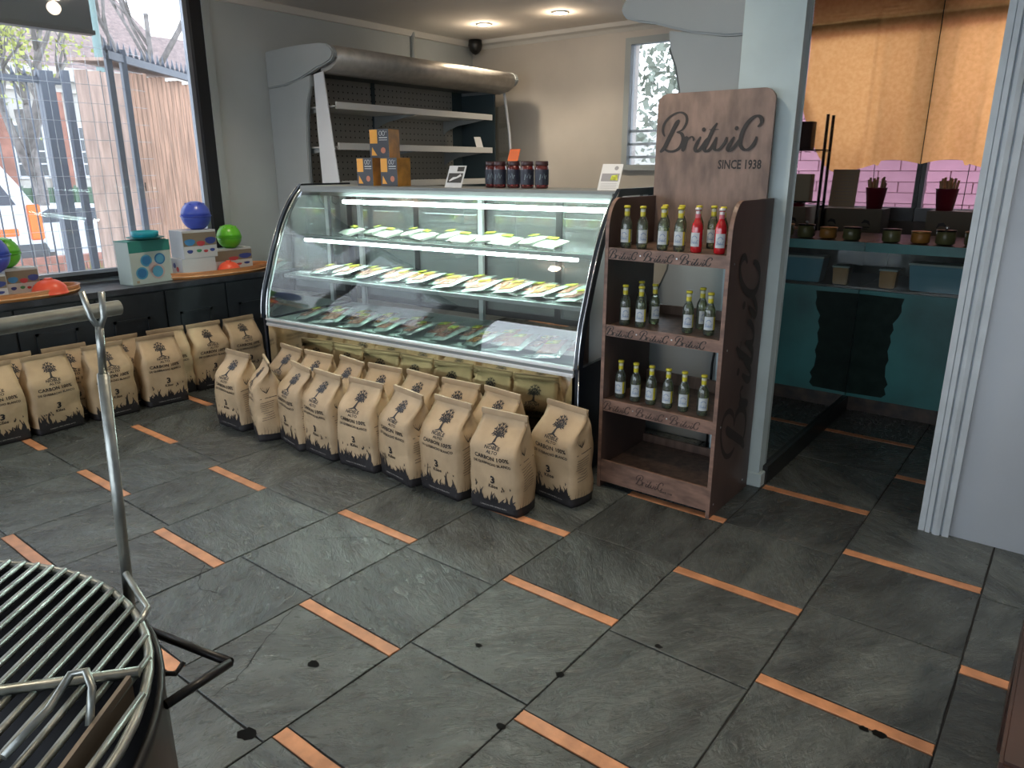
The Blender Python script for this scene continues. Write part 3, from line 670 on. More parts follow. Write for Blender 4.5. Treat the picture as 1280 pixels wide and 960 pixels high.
# end panels
for side_,x0 in (('l',0),('r',CW)):
    outer=[(0,.0008),(-.005,.56)]+[(y-.022,z+.004) for y,z in s]+[(.50,1.47),(DEP,1.47),(DEP,.0008)]
    inner=[(.065,.62)]+[(y+.055,z-.02) for y,z in s if z>.68 and z<1.37]+[(.44,1.40),(DEP-.06,1.40),(DEP-.06,.62)]
    mb=MB(); xa,xb=(x0,x0+.022) if side_=='l' else (x0-.022,x0)
    # lower solid part
    mb.prism([(0,.0008),(DEP,.0008),(DEP,.60),(-.004,.60)][::1],'x',xa,xb)
    # curved band
    o_s=[(y-.022,z+.004) for y,z in s]; i_s=[(y+.030,z-.012) for y,z in s]
    for (a1,b1),(a2,b2) in zip(zip(o_s,i_s),zip(o_s[1:],i_s[1:])):
        mb.prism([a1,b1,b2,a2],'x',xa,xb)
    mb.prism([(.378,1.449),(.43,1.433),(DEP,1.433),(DEP,1.47),(.40,1.47)],'x',xa,xb); mb.box(xa,xb,DEP-.05,DEP,.60,1.44)
    mb.build('end_frame','case_black',ch)
    e=MB(); xm=(xa+xb)/2; pts=[(y+.03,z-.012) for y,z in s]+[(DEP-.05,1.433),(DEP-.05,.60)]; e.face([e.vert((xm,y,z)) for y,z in pts]); e.build('end_glass','glass',ch)
    e=MB(); xe = xa-.001 if side_=='l' else xb+.001
    e.tube([(xe,y-.022,z+.006) for y,z in s],.0035,6); e.tube([(xe,-.008,.02),(xe,-.008,.60)],.003,6) if side_=='r' else None
    e.build('edge_strip','chrome',ch)
    e=MB(); e.tube([(x0 + (.03 if side_=='l' else -.03),y+.012,z-.006) for y,z in s],.007,6); e.build('inner_light_strip','case_inner',ch)
# top
mb=MB(); mb.box(.022,CW-.022,.385,DEP,1.443,1.458); mb.build('top_slab','case_trim',ch,bevel=.003)
mb=MB(); mb.box(.03,CW-.03,.372,.392,1.405,1.445); mb.build('top_front_rail','case_trim',ch,bevel=.003)
mb=MB(); mb.box(.46,2.42,.345,.362,1.350,1.374); mb.build('light_tube','led_top',ch,bevel=.004)
P_=case_pt(1.44,.34,1.335); lamp('case_tube_light','AREA',P_,6,(.78,1,.93),(0,0,CA),shape='RECTANGLE',size=1.9,size_y=.02)
P_=case_pt(1.19,.275,1.085); lamp('case_tube_light','AREA',P_,9,(.78,1,.93),(R(-25),0,CA),shape='RECTANGLE',size=1.9,size_y=.02)
mb=MB(); mb.tube([(.42,.36,1.385),(.36,.36,1.40),(.36,.35,1.36),(.40,.345,1.345),(.45,.36,1.375)],.004,6); mb.build('cable','blackmetal',ch)
mb=MB(); mb.box(.04,CW-.04,.375,.44,1.396,1.405); mb.build('light_housing','case_trim',ch)
# shelves
def shelf(z,y0,lx0,lx1):
    sh=MB(); sh.box(.035,CW-.05,y0,.80,z-.008,z); o_=sh.build('glass_shelf','glass_shelf',ch)
    r=MB(); r.box(.035,CW-.05,y0-.012,y0+.012,z-.028,z-.006); r.build('shelf_rail','case_trim',o_,bevel=.002)
    if lx1: q=MB(); q.box(lx0,lx1,y0-.008,y0+.012,z-.048,z-.029); q.build('light_tube','led',o_,bevel=.004)
    br=MB()
    for xx in (.16,1.25,2.28): br.prism([(.80,z-.06),(.80,z-.009),(y0+.02,z-.009),(y0+.02,z-.020)],'x',xx,xx+.006)
    br.build('bracket','case_trim',o_)
shelf(1.145,.29,.14,2.24); shelf(.885,.185,0,0)
# rear: posts, sliding doors
for x in (.16,1.24,2.30): mb=MB(); mb.box(x,x+.035,.775,.80,.59,1.44); mb.build('rear_post','white_plastic',ch)
for i,(a,b_) in enumerate(((.05,.70),(.66,1.25),(1.22,1.85),(1.80,2.37))):
    y=.815 if i%2 else .835
    d=MB(); w=.045
    d.box(a,a+w,y,y+.014,.62,1.43); d.box(b_-w,b_,y,y+.014,.62,1.43); d.box(a+w,b_-w,y,y+.014,.62,.66); d.box(a+w,b_-w,y,y+.014,1.39,1.43)
    d_=d.build('sliding_door','frame_black',ch); d=MB(); d.box(a+w,b_-w,y+.005,y+.008,.66,1.39); d.build('door_glass','glass_door',d_)
# packs
def pack(kind):
    """built once per kind around the origin"""
    t=thing('food_pack','x','food pack')
    mb=MB(); nx,ny=7,9; W_,L_=.090,.125; rows=[]
    if kind=='tray':
        mb.box(-.068,.068,-.05,.05,0,.016); mb.build('tray','white_plastic',t,bevel=.005)
        top=.017
    else:
        top=.004
    random.seed({'tray':1,'meat':2,'tomato':3}[kind])
    for j in range(ny):
        v=-1+2*j/(ny-1); r=[]
        for i in range(nx):
            u=-1+2*i/(nx-1); e=max(0,1-max(abs(u),abs(v))**4)
            r.append((u*W_*(.92 if kind=='tray' else 1), v*L_*(.56 if kind=='tray' else .85), top+e*(.012+random.uniform(0,.006))))
        rows.append(r)
    mb=MB(); mb.sheet(rows); 
    if kind=='tray': mb.build('contents','pale_food',t)
    else:
        mb.cm=0; mb.build('film','film',t)
        c=MB(); c.sheet([[(x*1.05,y*1.0,z+.004) for x,y,z in r[1:-1]] for r in rows[1:-1]]); c.build('contents','meat' if kind=='meat' else 'tomato',t)
    lb=MB(); y0=.018 if kind!='tray' else .012; zz=top+.026
    lb.box(-.045,.035,y0,y0+(.034 if kind!='tray' else .028),zz-.003,zz); lb.build('label','pack_label',t)
    lb=MB(); lb.box(-.040,-.005,y0+.006,y0+.016,zz,zz+.0008); lb.build('label_print','pack_label_green' if kind!='tray' else 'ink',t)
    return t
PK={k:pack(k) for k in ('tray','meat','tomato')}
used=set()
def place_pack(kind,x,y,z,rz,tx,ty,label,group):
    P=case_pt(x,y,z); rot=(R(tx),R(ty),CA+R(rz))
    if kind not in used:
        used.add(kind); t=PK[kind]; t.location=P; t.rotation_euler=rot; t['label']=label; t['group']=group
    else: dup(PK[kind],P,None,label,group,rot)
rnd=random.Random(4)
xs=[.50,.66,.82,.97,1.12,1.27,1.42,1.57,1.72,1.87,2.02]
for i,x in enumerate(xs):
    place_pack('tray',x,.385+ (.05 if i%2 else 0),1.157+(.0 if i%2==0 else .006),rnd.uniform(-18,10)-12,12,-6 if i%2 else 0,'pale wrapped food tray with yellow label top shelf, %s from the left'%ORD[i],'wrapped trays on the top glass shelf')
for i in range(19):
    x=.30+i*.108
    place_pack('tomato' if i in(7,14,16) else 'meat',x,.32+.07*(i%2)+rnd.uniform(-.01,.02),.908+.004*(i%3),rnd.uniform(-26,-4),10,-9,'flat vacuum pack of sliced meat middle shelf, %s from the left'%ORD[i],'vacuum packs on the middle glass shelf')
for i in range(18):
    x=.26+i*.118
    place_pack('tomato' if i in(3,5,12,13,15) else 'meat',x,.20+.085*(i%2)+rnd.uniform(-.01,.02),.622+.004*(i%3),rnd.uniform(-28,5),15,-8,'flat vacuum pack with yellow label case floor, %s from the left'%ORD[i],'vacuum packs on the bottom deck')
# ------------------------------------------------------------------ things on top of the case
TZ=1.4585
def on_case(x,y,z=TZ): return case_pt(x,y,z)
def cracker_box(xl,yl,z,rz,label):
    t=thing('cracker_box',label,'box',case_pt(xl,yl,z),CA+R(rz),'cracker boxes on the display case')
    W_,D_,H_=.150,.125,.178
    mb=MB(); mb.box(-W_/2,W_/2,-D_/2,D_/2,0,H_); mb.cm=0
    mb.mi=[1,1,0,1,1,1]; mb.build('carton',['cracker_grey','cracker_orange'],t)
    def f(x,z): return (x,-D_/2-.0008,z)
    p=MB(); p.poly([(-W_/2+.004,H_*.50),(-W_/2+.062,H_*.50),(-W_/2+.062,H_-.004),(-W_/2+.004,H_-.004)],f); p.build('yellow_patch','cracker_yellow',t)
    p=MB()
    for cx in (.012,.036): 
        pts=[(cx+.010*cos(a*pi/6),H_*.85+.014*sin(a*pi/6)) for a in range(13)]; p.ribbon(pts,.0025,f)
    put_text(p,'o',.057,H_*.88,.016,f); p.ribbon([(0,H_*.70),(.064,H_*.70)],.005,f); p.ribbon([(0,H_*.62),(.064,H_*.62)],.003,f); p.build('white_logo','card_white',t)
    p=MB(); p.poly([(-.062,.014),(-.018,.014),(-.056,.066)],f); p.build('cheese_picture','cracker_yellow',t)
    p=MB(); p.poly([(.030+.019*cos(a*pi/6),.046+.019*sin(a*pi/6)) for a in range(12)],f); p.build('cracker_picture','cracker_pink',t)
    return t
cracker_box(.475,.62,TZ,-2,'dark and orange cracker box at the bottom left of the stack')
cracker_box(.690,.62,TZ,-2,'dark and orange cracker box at the bottom right of the stack')
cracker_box(.605,.62,TZ+.1785,8,'dark and orange cracker box on top of the two others')
def card_sign(loc,rz,w,h,m_,label,kind):
    t=thing('price_card',label,'sign',loc,rz)
    tilt=R(26)
    def f(x,z,o=.0): return (x, z*sin(tilt)-o, z*cos(tilt))
    mb=MB(); A=[f(-w/2,0),f(w/2,0),f(w/2,h),f(-w/2,h)]; B=[(x,y+.003,z) for x,y,z in A]
    ia=[mb.vert(p) for p in A]; ib=[mb.vert(p) for p in B]; mb.face(ia); mb.face(ib[::-1])
    for i in range(4): mb.face((ia[i],ib[i],ib[(i+1)%4],ia[(i+1)%4]))
    mb.build('card',m_,t)
    mb=MB(); mb.face([mb.vert(p) for p in [(0,.003+h*.9*sin(tilt),h*.9*cos(tilt)),(.002,h*.9*sin(tilt)+.06,0),(-.03,h*.9*sin(tilt)+.06,0)]]) if False else mb.box(-.02,.02,h*.42*sin(tilt)+.004,h*.42*sin(tilt)+.05,0,.004); mb.build('stand_foot','card_grey',t)
    F=lambda x,z: f(x,z,.0012); F2=lambda x,z: f(x,z,.002)
    if kind=='beer':
        p=MB(); p.poly([(-w*.42,h*.22),(w*.42,h*.22),(w*.42,h*.66),(-w*.42,h*.66)],F); p.poly([(w*.02,h*.74),(w*.42,h*.74),(w*.42,h*.95),(w*.02,h*.95)],F); p.build('dark_picture','card_black',t)
        p=MB(); p.ribbon([(-w*.3,h*.3),(-w*.1,h*.42),(w*.1,h*.46),(w*.32,h*.58)],[h*.06,h*.12,h*.08,h*.12],F2); p.build('white_figure','card_white',t)
    elif kind=='label':
        p=MB(); p.poly([(-w*.42,h*.34),(w*.42,h*.34),(w*.42,h*.64),(-w*.42,h*.64)],F); p.poly([(w*.22+.012*cos(a*pi/6),h*.84+.012*sin(a*pi/6)) for a in range(12)],F)
        for k in range(4): p.ribbon([(-w*.38,h*(.08+.06*k)),(w*.38,h*(.08+.06*k))],.0015,F)
        p.build('dark_picture','card_grey',t); p=MB(); p.poly([(w*.02,h*.38),(w*.38,h*.38),(w*.34,h*.60),(w*.06,h*.56)],F2); p.build('picture_detail','pack_label',t)
    elif kind=='orange':
        p=MB()
        for k in range(5): p.ribbon([(-w*.36,h*(.2+.14*k)),(w*.36,h*(.2+.14*k))],.002,F)
        p.build('fine_print','cracker_pink',t)
    return t
card_sign(on_case(1.255,.50),CA+R(2),.125,.142,'card_white','white card with dark picture standing between boxes and jars','beer')
card_sign(on_case(2.295,.50),CA+R(2),.120,.150,'card_white','white information card at the right end of the case top','label')
def jar(xl,yl,label):
    t=thing('sauce_jar',label,'jar',case_pt(xl,yl,TZ),CA+random.uniform(.2,.8),'sauce jars on the display case'); t.scale=(1.22,1.22,1.2)
    mb=MB(); mb.lathe([(.026,0),(.031,.004),(.032,.02),(.032,.09),(.030,.102),(.026,.108)],20); mb.build('jar_body','jar_sauce',t)
    mb=MB(); mb.lathe([(.0295,.106),(.0305,.108),(.0305,.124),(.029,.127),(.010,.1265)],20); mb.build('lid','jar_lid',t)
    lb=MB()
    rows=[[(.0328*sin(a),-.0328*cos(a),z) for a in [(-1.9+k*.19) for k in range(21)]] for z in (.018,.088)]
    lb.sheet(rows); lb.build('jar_label','jar_label',t)
    f=lambda x,z:(.0334*sin(x/.033),-.0334*cos(x/.033),z)
    p=MB(); p.ribbon([(-.018,.04),(-.014,.066),(-.006,.050),(.002,.070),(.008,.045),(.014,.062)],[.003]*6,f); p.ribbon([(-.02,.032),(.02,.032)],.002,f); p.build('label_print','jar_ink',t)
    p=MB(); p.ribbon([(-.03,.014),(0,.014),(.03,.014)],.003,f); p.build('red_line','print_red',t)
for i,(x,y) in enumerate([(1.447,.64),(1.535,.60),(1.627,.61),(1.727,.60),(1.826,.60)]):
    jar(x,y,['dark red sauce jar, leftmost of five, half hidden','dark red sauce jar, second from the left','dark red sauce jar in the middle, under the orange card','dark red sauce jar, fourth from the left','dark red sauce jar, rightmost of the five'][i])
card_sign(on_case(1.627,.595,TZ+.1535),CA+R(2),.070,.075,'card_orange','small orange price card standing on the middle sauce jar','orange')

# ------------------------------------------------------------------ drinks rack
RX0,RX1,RY0,RY1=-.185,.425,1.05,1.52
rack=thing('drinks_rack','brown plywood drinks rack with script lettering and tall sign board','display rack',(0,0,0))
def sideprof(top=1.44):
    c=[(RY0,0.0008),(RY1,0.0008),(RY1,top)]
    arc=[(RY0+.10-.10*sin(a),top-.15+.15*cos(a)) for a in [k*pi/2/8 for k in range(9)]]
    return c+arc
for a,b_,nm,mt in ((RX0,RX0+.018,'left','wood_side'),(RX1-.018,RX1,'right','wood_side')):
    mb=MB(); mb.prism(sideprof(),'x',a,b_); mb.build('side_panel',mt,rack)
    mb=MB(); pts=[(RY0,.0008),(RY0,1.29)]+[(RY0+.10-.10*sin(q),1.29+.15*cos(q)) for q in [pi/2-k*pi/2/8 for k in range(9)]]
    rows=[[(x,y-.0012 if z<1.3 else y-.0008,z+ (0.0 if z<1.3 else .001)) for x in (a,b_)] for y,z in pts]; mb.sheet(rows,False); mb.build('front_edge','wood_lip',rack)
x0,x1=RX0+.018,RX1-.018
for zt,lip,nm in ((1.215,.052,0),(.848,.052,1),(.472,.058,2)):
    mb=MB(); mb.box(x0,x1,RY0+.014,RY1-.02,zt-.018,zt-.003); sh=mb.build('shelf','wood',rack)
    mb=MB(); mb.box(x0,x1,RY0+.002,RY0+.014,zt-lip,zt+.002); lp=mb.build('front_lip','wood_lip',sh)
    lt=MB()
    for cx in (-.095,.12-.0,.31) if False else (-.09,.09,.27):
        k=.30
        script_word(lt, lambda x,z,cx=cx,k=k,zt=zt,lip=lip:(cx+(x-.09)*k, RY0+.0012, zt-lip/2+(z-1.735)*k*.85), 2)
    lt.build('lip_lettering','engrave_faint' if nm==2 else 'engrave',sh)
    sc_=MB()
    for cx in (0,.18): sc_.lathe([(.003,0),(.003,.001)],8,c=(cx,0,0)) if False else sc_.box(cx-.003,cx+.003,RY0+.0008,RY0+.002,zt-lip/2-.003,zt-lip/2+.003)
    sc_.build('screw','steel',sh)
mb=MB(); mb.box(x0,x1,RY0+.002,RY0+.016,.035,.150); fl=mb.build('plinth_board','wood_lip',rack)
lt=MB(); script_word(lt, lambda x,z:(.11+(x-.09)*.30, RY0+.0012, .095+(z-1.735)*.30),2); lt.build('plinth_lettering','engrave_faint',fl)
lt=MB(); put_text(lt,'SINCE 1938',.20,.062,.013,lambda x,z:(x,RY0+.0010,z),bold=.03); lt.build('small_lettering','engrave',fl)
mb=MB(); mb.box(x0,x1,RY0+.016,RY1-.01,.10,.115); mb.build('bottom_shelf','wood',rack)
for za,zb in ((.457,.53),(.833,.89),(.117,.16)): mb=MB(); mb.box(x0,x1,RY1-.02,RY1-.005,za,zb); mb.build('back_rail','wood',rack)
# sign board
mb=MB(); r_=.055; bx0,bx1,bz0,bz1=-.182,.395,1.19,1.918
pts=[(bx0,bz0),(bx1,bz0)]+[(bx1-r_+r_*cos(a),bz1-r_+r_*sin(a)) for a in [k*pi/2/8 for k in range(9)]]+[(bx0+r_+r_*cos(a),bz1-r_+r_*sin(a)) for a in [pi/2+k*pi/2/8 for k in range(9)]]
mb.prism(pts,'y',1.5,1.517); sb=mb.build('sign_board','wood_sign',rack)
lt=MB(); script_word(lt, lambda x,z:(x,1.4988,z),5); lt.build('script_lettering','engrave',sb)
lt=MB(); put_text(lt,'SINCE 1938',.357,1.570,.056,lambda x,z:(x,1.4988,z),bold=.025,width=.208,align='r'); lt.build('date_lettering','engrave',sb)
# vertical lettering on right side, reading upward
lt=MB(); K=1.0/.50
def fside(x,z):
    # word x runs up, word z runs back
    return (RX1+.0008, 1.44-(z-1.64)*1.75+.0, .24+(x+.157)*1.93)
script_word(lt,fside,4,(1,0,0)); lt.build('side_lettering','engrave',rack)
mb=MB()
for y,z in ((1.09,.06),(1.45,.06),(1.10,.80),(1.10,1.18),(1.10,.44)): mb.box(RX1,RX1+.0015,y-.004,y+.004,z-.004,z+.004)
mb.build('screw','steel',rack)

# bottles
def make_bottle(red=False):
    t=thing('tonic_bottle','x','bottle')
    prof=[(.020,0),(.0245,.004),(.0255,.012),(.0255,.105),(.023,.122),(.016,.138),(.0118,.150),(.0108,.178),(.0125,.182),(.0125,.188)]
    mb=MB(); mb.lathe(prof,18); mb.build('glass_body','bottle_red' if red else 'bottle_glass',t)
    if not red: mb=MB(); mb.lathe([(.018,.004),(.0232,.008),(.0235,.105),(.0215,.121),(.015,.134)],14); mb.build('liquid','tonic',t)
    mb=MB(); mb.lathe([(.0118,.146),(.0122,.168)],14,caps=False); mb.build('neck_label','pink_foil' if red else 'bottle_yellow',t)
    mb=MB(); mb.lathe([(.0165,.138),(.0122,.1475)],14,caps=False) if False else mb.lathe([(.0116,.168),(.0118,.181)],14,caps=False); mb.build('neck_foil','cap_white' if red else 'bottle_foil',t)
    mb=MB(); mb.lathe([(.0148,.184),(.0150,.190),(.0135,.194),(.006,.195)],14); mb.build('cap','cap_white' if red else 'bottle_yellow',t)
    def arc(r,a0,a1,z0,z1,n_=10): return [[(r*sin(a0+(a1-a0)*k/n_),-r*cos(a0+(a1-a0)*k/n_),z) for k in range(n_+1)] for z in (z0,z1)]
    mb=MB(); mb.sheet(arc(.0259,-1.0,.75,.028,.088)); mb.build('front_label','bottle_label',t)
    if not red: mb=MB(); mb.sheet(arc(.0259,.78,1.15,.028,.088)); mb.build('side_label','bottle_yellow',t); mb=MB(); mb.sheet(arc(.0259,1.3,2.6,.03,.086)); mb.build('back_label','bottle_foil',t)
    f=lambda x,z:(.0264*sin(x/.0259-.1),-.0264*cos(x/.0259-.1),z)
    mb=MB(); script_word(mb, lambda x,z:f((x-.09)*.068,.050+(z-1.735)*.10),1); mb.ribbon([(-.012,.064),(-.006,.072),(0,.0745),(.006,.072),(.012,.064)],.0025,f); mb.ribbon([(-.016,.041),(.016,.041)],.002,f); mb.build('label_print','label_blue',t)
    return t
bot=make_bottle(); redb=make_bottle(True); first={'g':True,'r':True}
def bottle(x,y,z,label,group,red=False,rz=None):
    src=redb if red else bot; k='r' if red else 'g'
    rz = random.uniform(.1,1.0) if rz is None else rz
    if first[k]: first[k]=False; src.location=(x,y,z); src.rotation_euler=(0,0,rz); src['label']=label; src['group']=group
    else: dup(src,(x,y,z),rz,label,group)
G1='bottles on the top shelf of the rack'; G2='bottles on the middle shelf of the rack'; G3='bottles on the lower shelf of the rack'
ZS=.0-.0025
names=['leftmost bottle of pale tonic on the top rack shelf','second bottle from the left on the top rack shelf','third front bottle on the top rack shelf, centre left','fourth front bottle on the top rack shelf, centre right']
for (x,y),nm in zip([(-.115,1.12),(-.035,1.125),(.068,1.13),(.148,1.135)],names): bottle(x,y,1.215+ZS,nm,G1)
bottle(.228,1.14,1.215+ZS,'bottle of red mixer on the top rack shelf, left of the two red ones',G1,True,.1); bottle(.335,1.145,1.215+ZS,'bottle of red mixer on the top rack shelf, at the right side panel',G1,True,.5)
for (x,y),nm in zip([(-.01,1.30),(.075,1.30),(.155,1.31),(.215,1.34),(.285,1.28),(.345,1.45)],['back bottle on the top shelf showing between second and third','back bottle on the top shelf behind the fourth','back bottle on the top shelf left of the first red bottle','back bottle on the top shelf right behind the first red bottle','back bottle on the top shelf between the two red bottles','back bottle on the top shelf, cap peeking over the right side panel']): bottle(x,y,1.215+ZS,nm,G1)
for (x,y),nm in zip([(-.105,1.12),(-.022,1.125),(-.10,1.27),(-.005,1.23),(.212,1.14),(.225,1.26),(.312,1.15)],['left front bottle of the left cluster on the middle shelf','right front bottle of the left cluster on the middle shelf','dim back bottle of the left cluster, left, on the middle shelf','back bottle of the left cluster, right, on the middle shelf','left bottle of the right trio on the middle shelf','back bottle of the right trio on the middle shelf','right bottle of the right trio on the middle shelf']): bottle(x,y,.848+ZS,nm,G2)
for i,x in enumerate([-.118,-.034,.052,.140,.222,.318]): bottle(x,1.13,.472+ZS,'pale tonic bottle on the lower rack shelf, %s of six from the left'%ORD[i],G3)

# ------------------------------------------------------------------ open multideck fridges
def fridge(name,label,loc,flip,L,full=True):
    t=thing(name,label,'fridge',loc)
    s_=-1 if flip else 1
    def X(pts): 
        q=[(s_*x,z) for x,z in pts]; return q[::-1] if flip else q
    can=[(0,2.22),(.30,2.235),(.47,2.265),(.60,2.295),(.70,2.32),(.80,2.345) ,(.875,2.37),(.885,2.41),(.87,2.455),(.83,2.49),(.76,2.505),(.60,2.512),(.40,2.51),(0,2.50)]
    can=[(0,2.215),(.25,2.225),(.42,2.255),(.54,2.288),(.66,2.325),(.76,2.345),(.84,2.37),(.872,2.405),(.875,2.43),(.85,2.465),(.80,2.492),(.70,2.505),(.50,2.512),(.25,2.510),(0,2.498)]
    body=[(0,.001),(.86,.001),(.88,.30),(.88,.60),(.78,.68),(.66,.74),(.57,.84),(.50,1.0),(.472,1.20),(.465,1.50),(.475,1.80),(.49,1.98),(.52,2.10),(.565,2.20),(.575,2.285),(.25,2.222),(0,2.212)]
    for y0,y1 in ((0,.04),(L-.04,L)):
        mb=MB(); mb.prism(X(body),'y',y0,y1); mb.build('end_panel','fridge',t,bevel=.006)
        if full or y0<.1: mb=MB(); mb.prism(X(can),'y',y0-.006,y1+.006); mb.build('canopy_end','fridge',t,bevel=.010)
        mb=MB(); e=[(x,z) for x,z in body if .70<=x<=.9 or (x>.47 and z>.6 and x<.71)]
        mb.tube([(s_*(x+.004),(y0+y1)/2,z) for x,z in body[2:14]],.012,6); mb.build('gasket','fridge_dark',t)
    # canopy roll and top
    if not full: mb=MB(); mb.box(-.60,0,.046,L-.046,2.40,2.49); mb.build('canopy_body','fridge',t)
    if full: mb=MB(); front=[(.70,2.300),(.78,2.315),(.835,2.345),(.862,2.39),(.862,2.43),(.845,2.465),(.80,2.488),(.72,2.500)]
    if full:
        mb.prism(X([(.66,2.29)]+front+[(.66,2.49)]),'y',.046,L-.046,True); mb.build('canopy_roll','canopy',t)
        mb=MB(); mb.box(0,.70,.046,L-.046,2.33,2.48); mb.build('canopy_body','fridge_dark',t)
    if full:
        mb=MB(); mb.box(s_*.12,s_*.14,.04,L-.04,.6,2.33) if s_>0 else mb.box(-.14,-.12,.04,L-.04,.6,2.33); mb.build('back_panel','peg',t)
        mb=MB(); mb.box(.14,.155,1.02,1.055,.6,2.33); mb.build('upright','fridge_inner',t); mb=MB(); mb.box(.14,.15,L-.20,L-.06,.6,2.33) ; mb.build('upright','fridge_inner',t)
        mb=MB(); mb.box(.14,.60,L-.055,L-.041,.62,2.30); mb.build('inner_lining','fridge_inner',t)
        mb=MB(); mb.box(.05,.86,.04,L-.04,.02,.60); mb.build('lower_cabinet','fridge',t)
        for z,d_ in ((2.045,.80),(1.735,.80),(1.44,.82),(1.0,.80)):
            mb=MB(); mb.box(.15,d_,.06,L-.34,z-.006,z+.006); mb.box(d_-.012,d_+.004,.06,L-.34,z-.020,z+.032) ; sh=mb.build('shelf','white_plastic',t)
            for yy in (L-.352,.075,1.03):
                mb=MB(); mb.prism([(.15,z-.14),(.15,z-.008),(d_-.05,z-.008),(d_-.2,z-.03),(.35,z-.06),(.22,z-.10)][::-1],'y',yy,yy+.006); mb.build('bracket','fridge',sh)
        for yy in (L-.028,):
            mb=MB(); mb.tube([(.70,yy+.008,2.31),(.73,yy+.008,2.15),(.77,yy+.008,1.9),(.80,yy+.008,1.5),(.84,yy+.008,1.0),(.87,yy+.008,.62)],.014,8); mb.build('end_post','white_frame',t)
            g_=MB(); g_.face([g_.vert((x,yy+.008,z)) for x,z in ((.50,2.15),(.72,2.20),(.80,1.5),(.86,.75),(.70,.80),(.53,1.10),(.48,1.5))]); g_.build('end_glass','glass',t)
    return t
fr=fridge('open_fridge','tall open-front grey fridge with empty white shelves against left wall',(WX+.005,2.0,0),False,2.34)
# white inner post at the near end
mb=MB(); mb.prism([(.61,2.285),(.61,1.9),(.625,1.43),(.63,1.0),(.90,1.0),(.84,1.43),(.725,2.30)],'y',.008,.018); mb.build('white_end_strip','white_frame',fr)
fridge('grey_fridge_cabinet','grey fridge end with rounded canopy beside the column, seen from its side',(.185,1.98,0),True,.75,False)
card_sign((WX+.79,2.0+1.83,1.762),R(75),.08,.115,'card_white','small white price card on the fridge shelf','x')

# ------------------------------------------------------------------ bench things
def tray(cx,cy,rx,ry,label,rz=0):
    t=thing('oval_tray',label,'tray',(cx,cy,.7757),rz,'orange wooden trays on the bench')
    n_=40; out=[];inn=[]
    mb=MB(); mb.cm=0
    A=[];B=[];C_=[];D=[]
    for k in range(n_):
        a=2*pi*k/n_; A.append(mb.vert((rx*.97*cos(a),ry*.97*sin(a),0))); B.append(mb.vert((rx*cos(a),ry*sin(a),.05))); C_.append(mb.vert(((rx-.014)*cos(a),(ry-.014)*sin(a),.05))); D.append(mb.vert(((rx-.016)*cos(a),(ry-.016)*sin(a),.012)))
    for k in range(n_):
        j=(k+1)%n_; mb.face((A[k],A[j],B[j],B[k]),True); mb.face((B[k],B[j],C_[j],C_[k])); mb.face((C_[k],C_[j],D[j],D[k]),True)
    mb.face(A[::-1]); mb.build('rim','orange_wood',t)
    m2=MB(); m2.face([m2.vert(((rx-.016)*cos(2*pi*k/n_),(ry-.016)*sin(2*pi*k/n_),.012)) for k in range(n_)]); m2.build('base','orange_wood_light',t)
    m3=MB(); m3.tube([((rx*.984)*cos(2*pi*k/n_),(ry*.984)*sin(2*pi*k/n_),.018) for k in range(n_)],.006,6,closed=True); m3.build('lower_band','orange_wood_light',t)
    return t
tray(-3.80,1.17,.21,.46,'orange oval wooden tray at the bench end beside the display case')
tray(-3.79,-.27,.21,.42,'orange oval wooden tray at the left edge with blue and red toys')
ZT=.7757+.0125
def toybox(x,y,z,rz,w,d,h,label,kind):
    t=thing('toy_box',label,'box',(x,y,z),rz)
    mb=MB(); mb.box(-w/2,w/2,-d/2,d/2,0,h); mb.build('carton','box_white',t,bevel=.002)
    F=lambda u,v:(w/2+.0008,u,v)
    rnd=random.Random(int(x*100+y*77))
    if kind!='plain':
        for key,cz,cy,r in (('print_blue',.62,-.3,.16),('print_red',.55,.02,.13),('print_navy',.65,.32,.17),('print_green',.28,-.05,.08),('print_navy',.27,-.32,.09),('print_red',.25,.15,.07),('print_navy',.28,.35,.08)):
            if kind=='half' and cy<0: continue
            p=MB(); p.poly([(d*cy+d*r*cos(a*pi/5),h*cz+h*r*(1 if sin(a*pi/5)<.3 else .5)*sin(a*pi/5)) for a in range(10)],F); p.build('picture',key,t)
        p=MB(); F2=lambda u,v:(w/2+.0006,u,v); p.poly([(-d/2+.003,h*.44),(d/2-.003,h*.44),(d/2-.003,h*.92),(-d/2+.003,h*.92)],F2); p.build('picture_band','cardboard',t)
    # -y face small picture
    if kind in('plain','side'):
        G=lambda u,v:(u,-d/2-.0008,v)
        p=MB(); p.poly([(.02+.02*cos(a*pi/5),h*.4+.02*sin(a*pi/5)) for a in range(10)],G); p.build('picture','print_red',t)
        p=MB(); p.poly([(-.02+.02*cos(a*pi/5),h*.6+.02*sin(a*pi/5)) for a in range(10)],G); p.build('picture','print_navy',t)
    return t
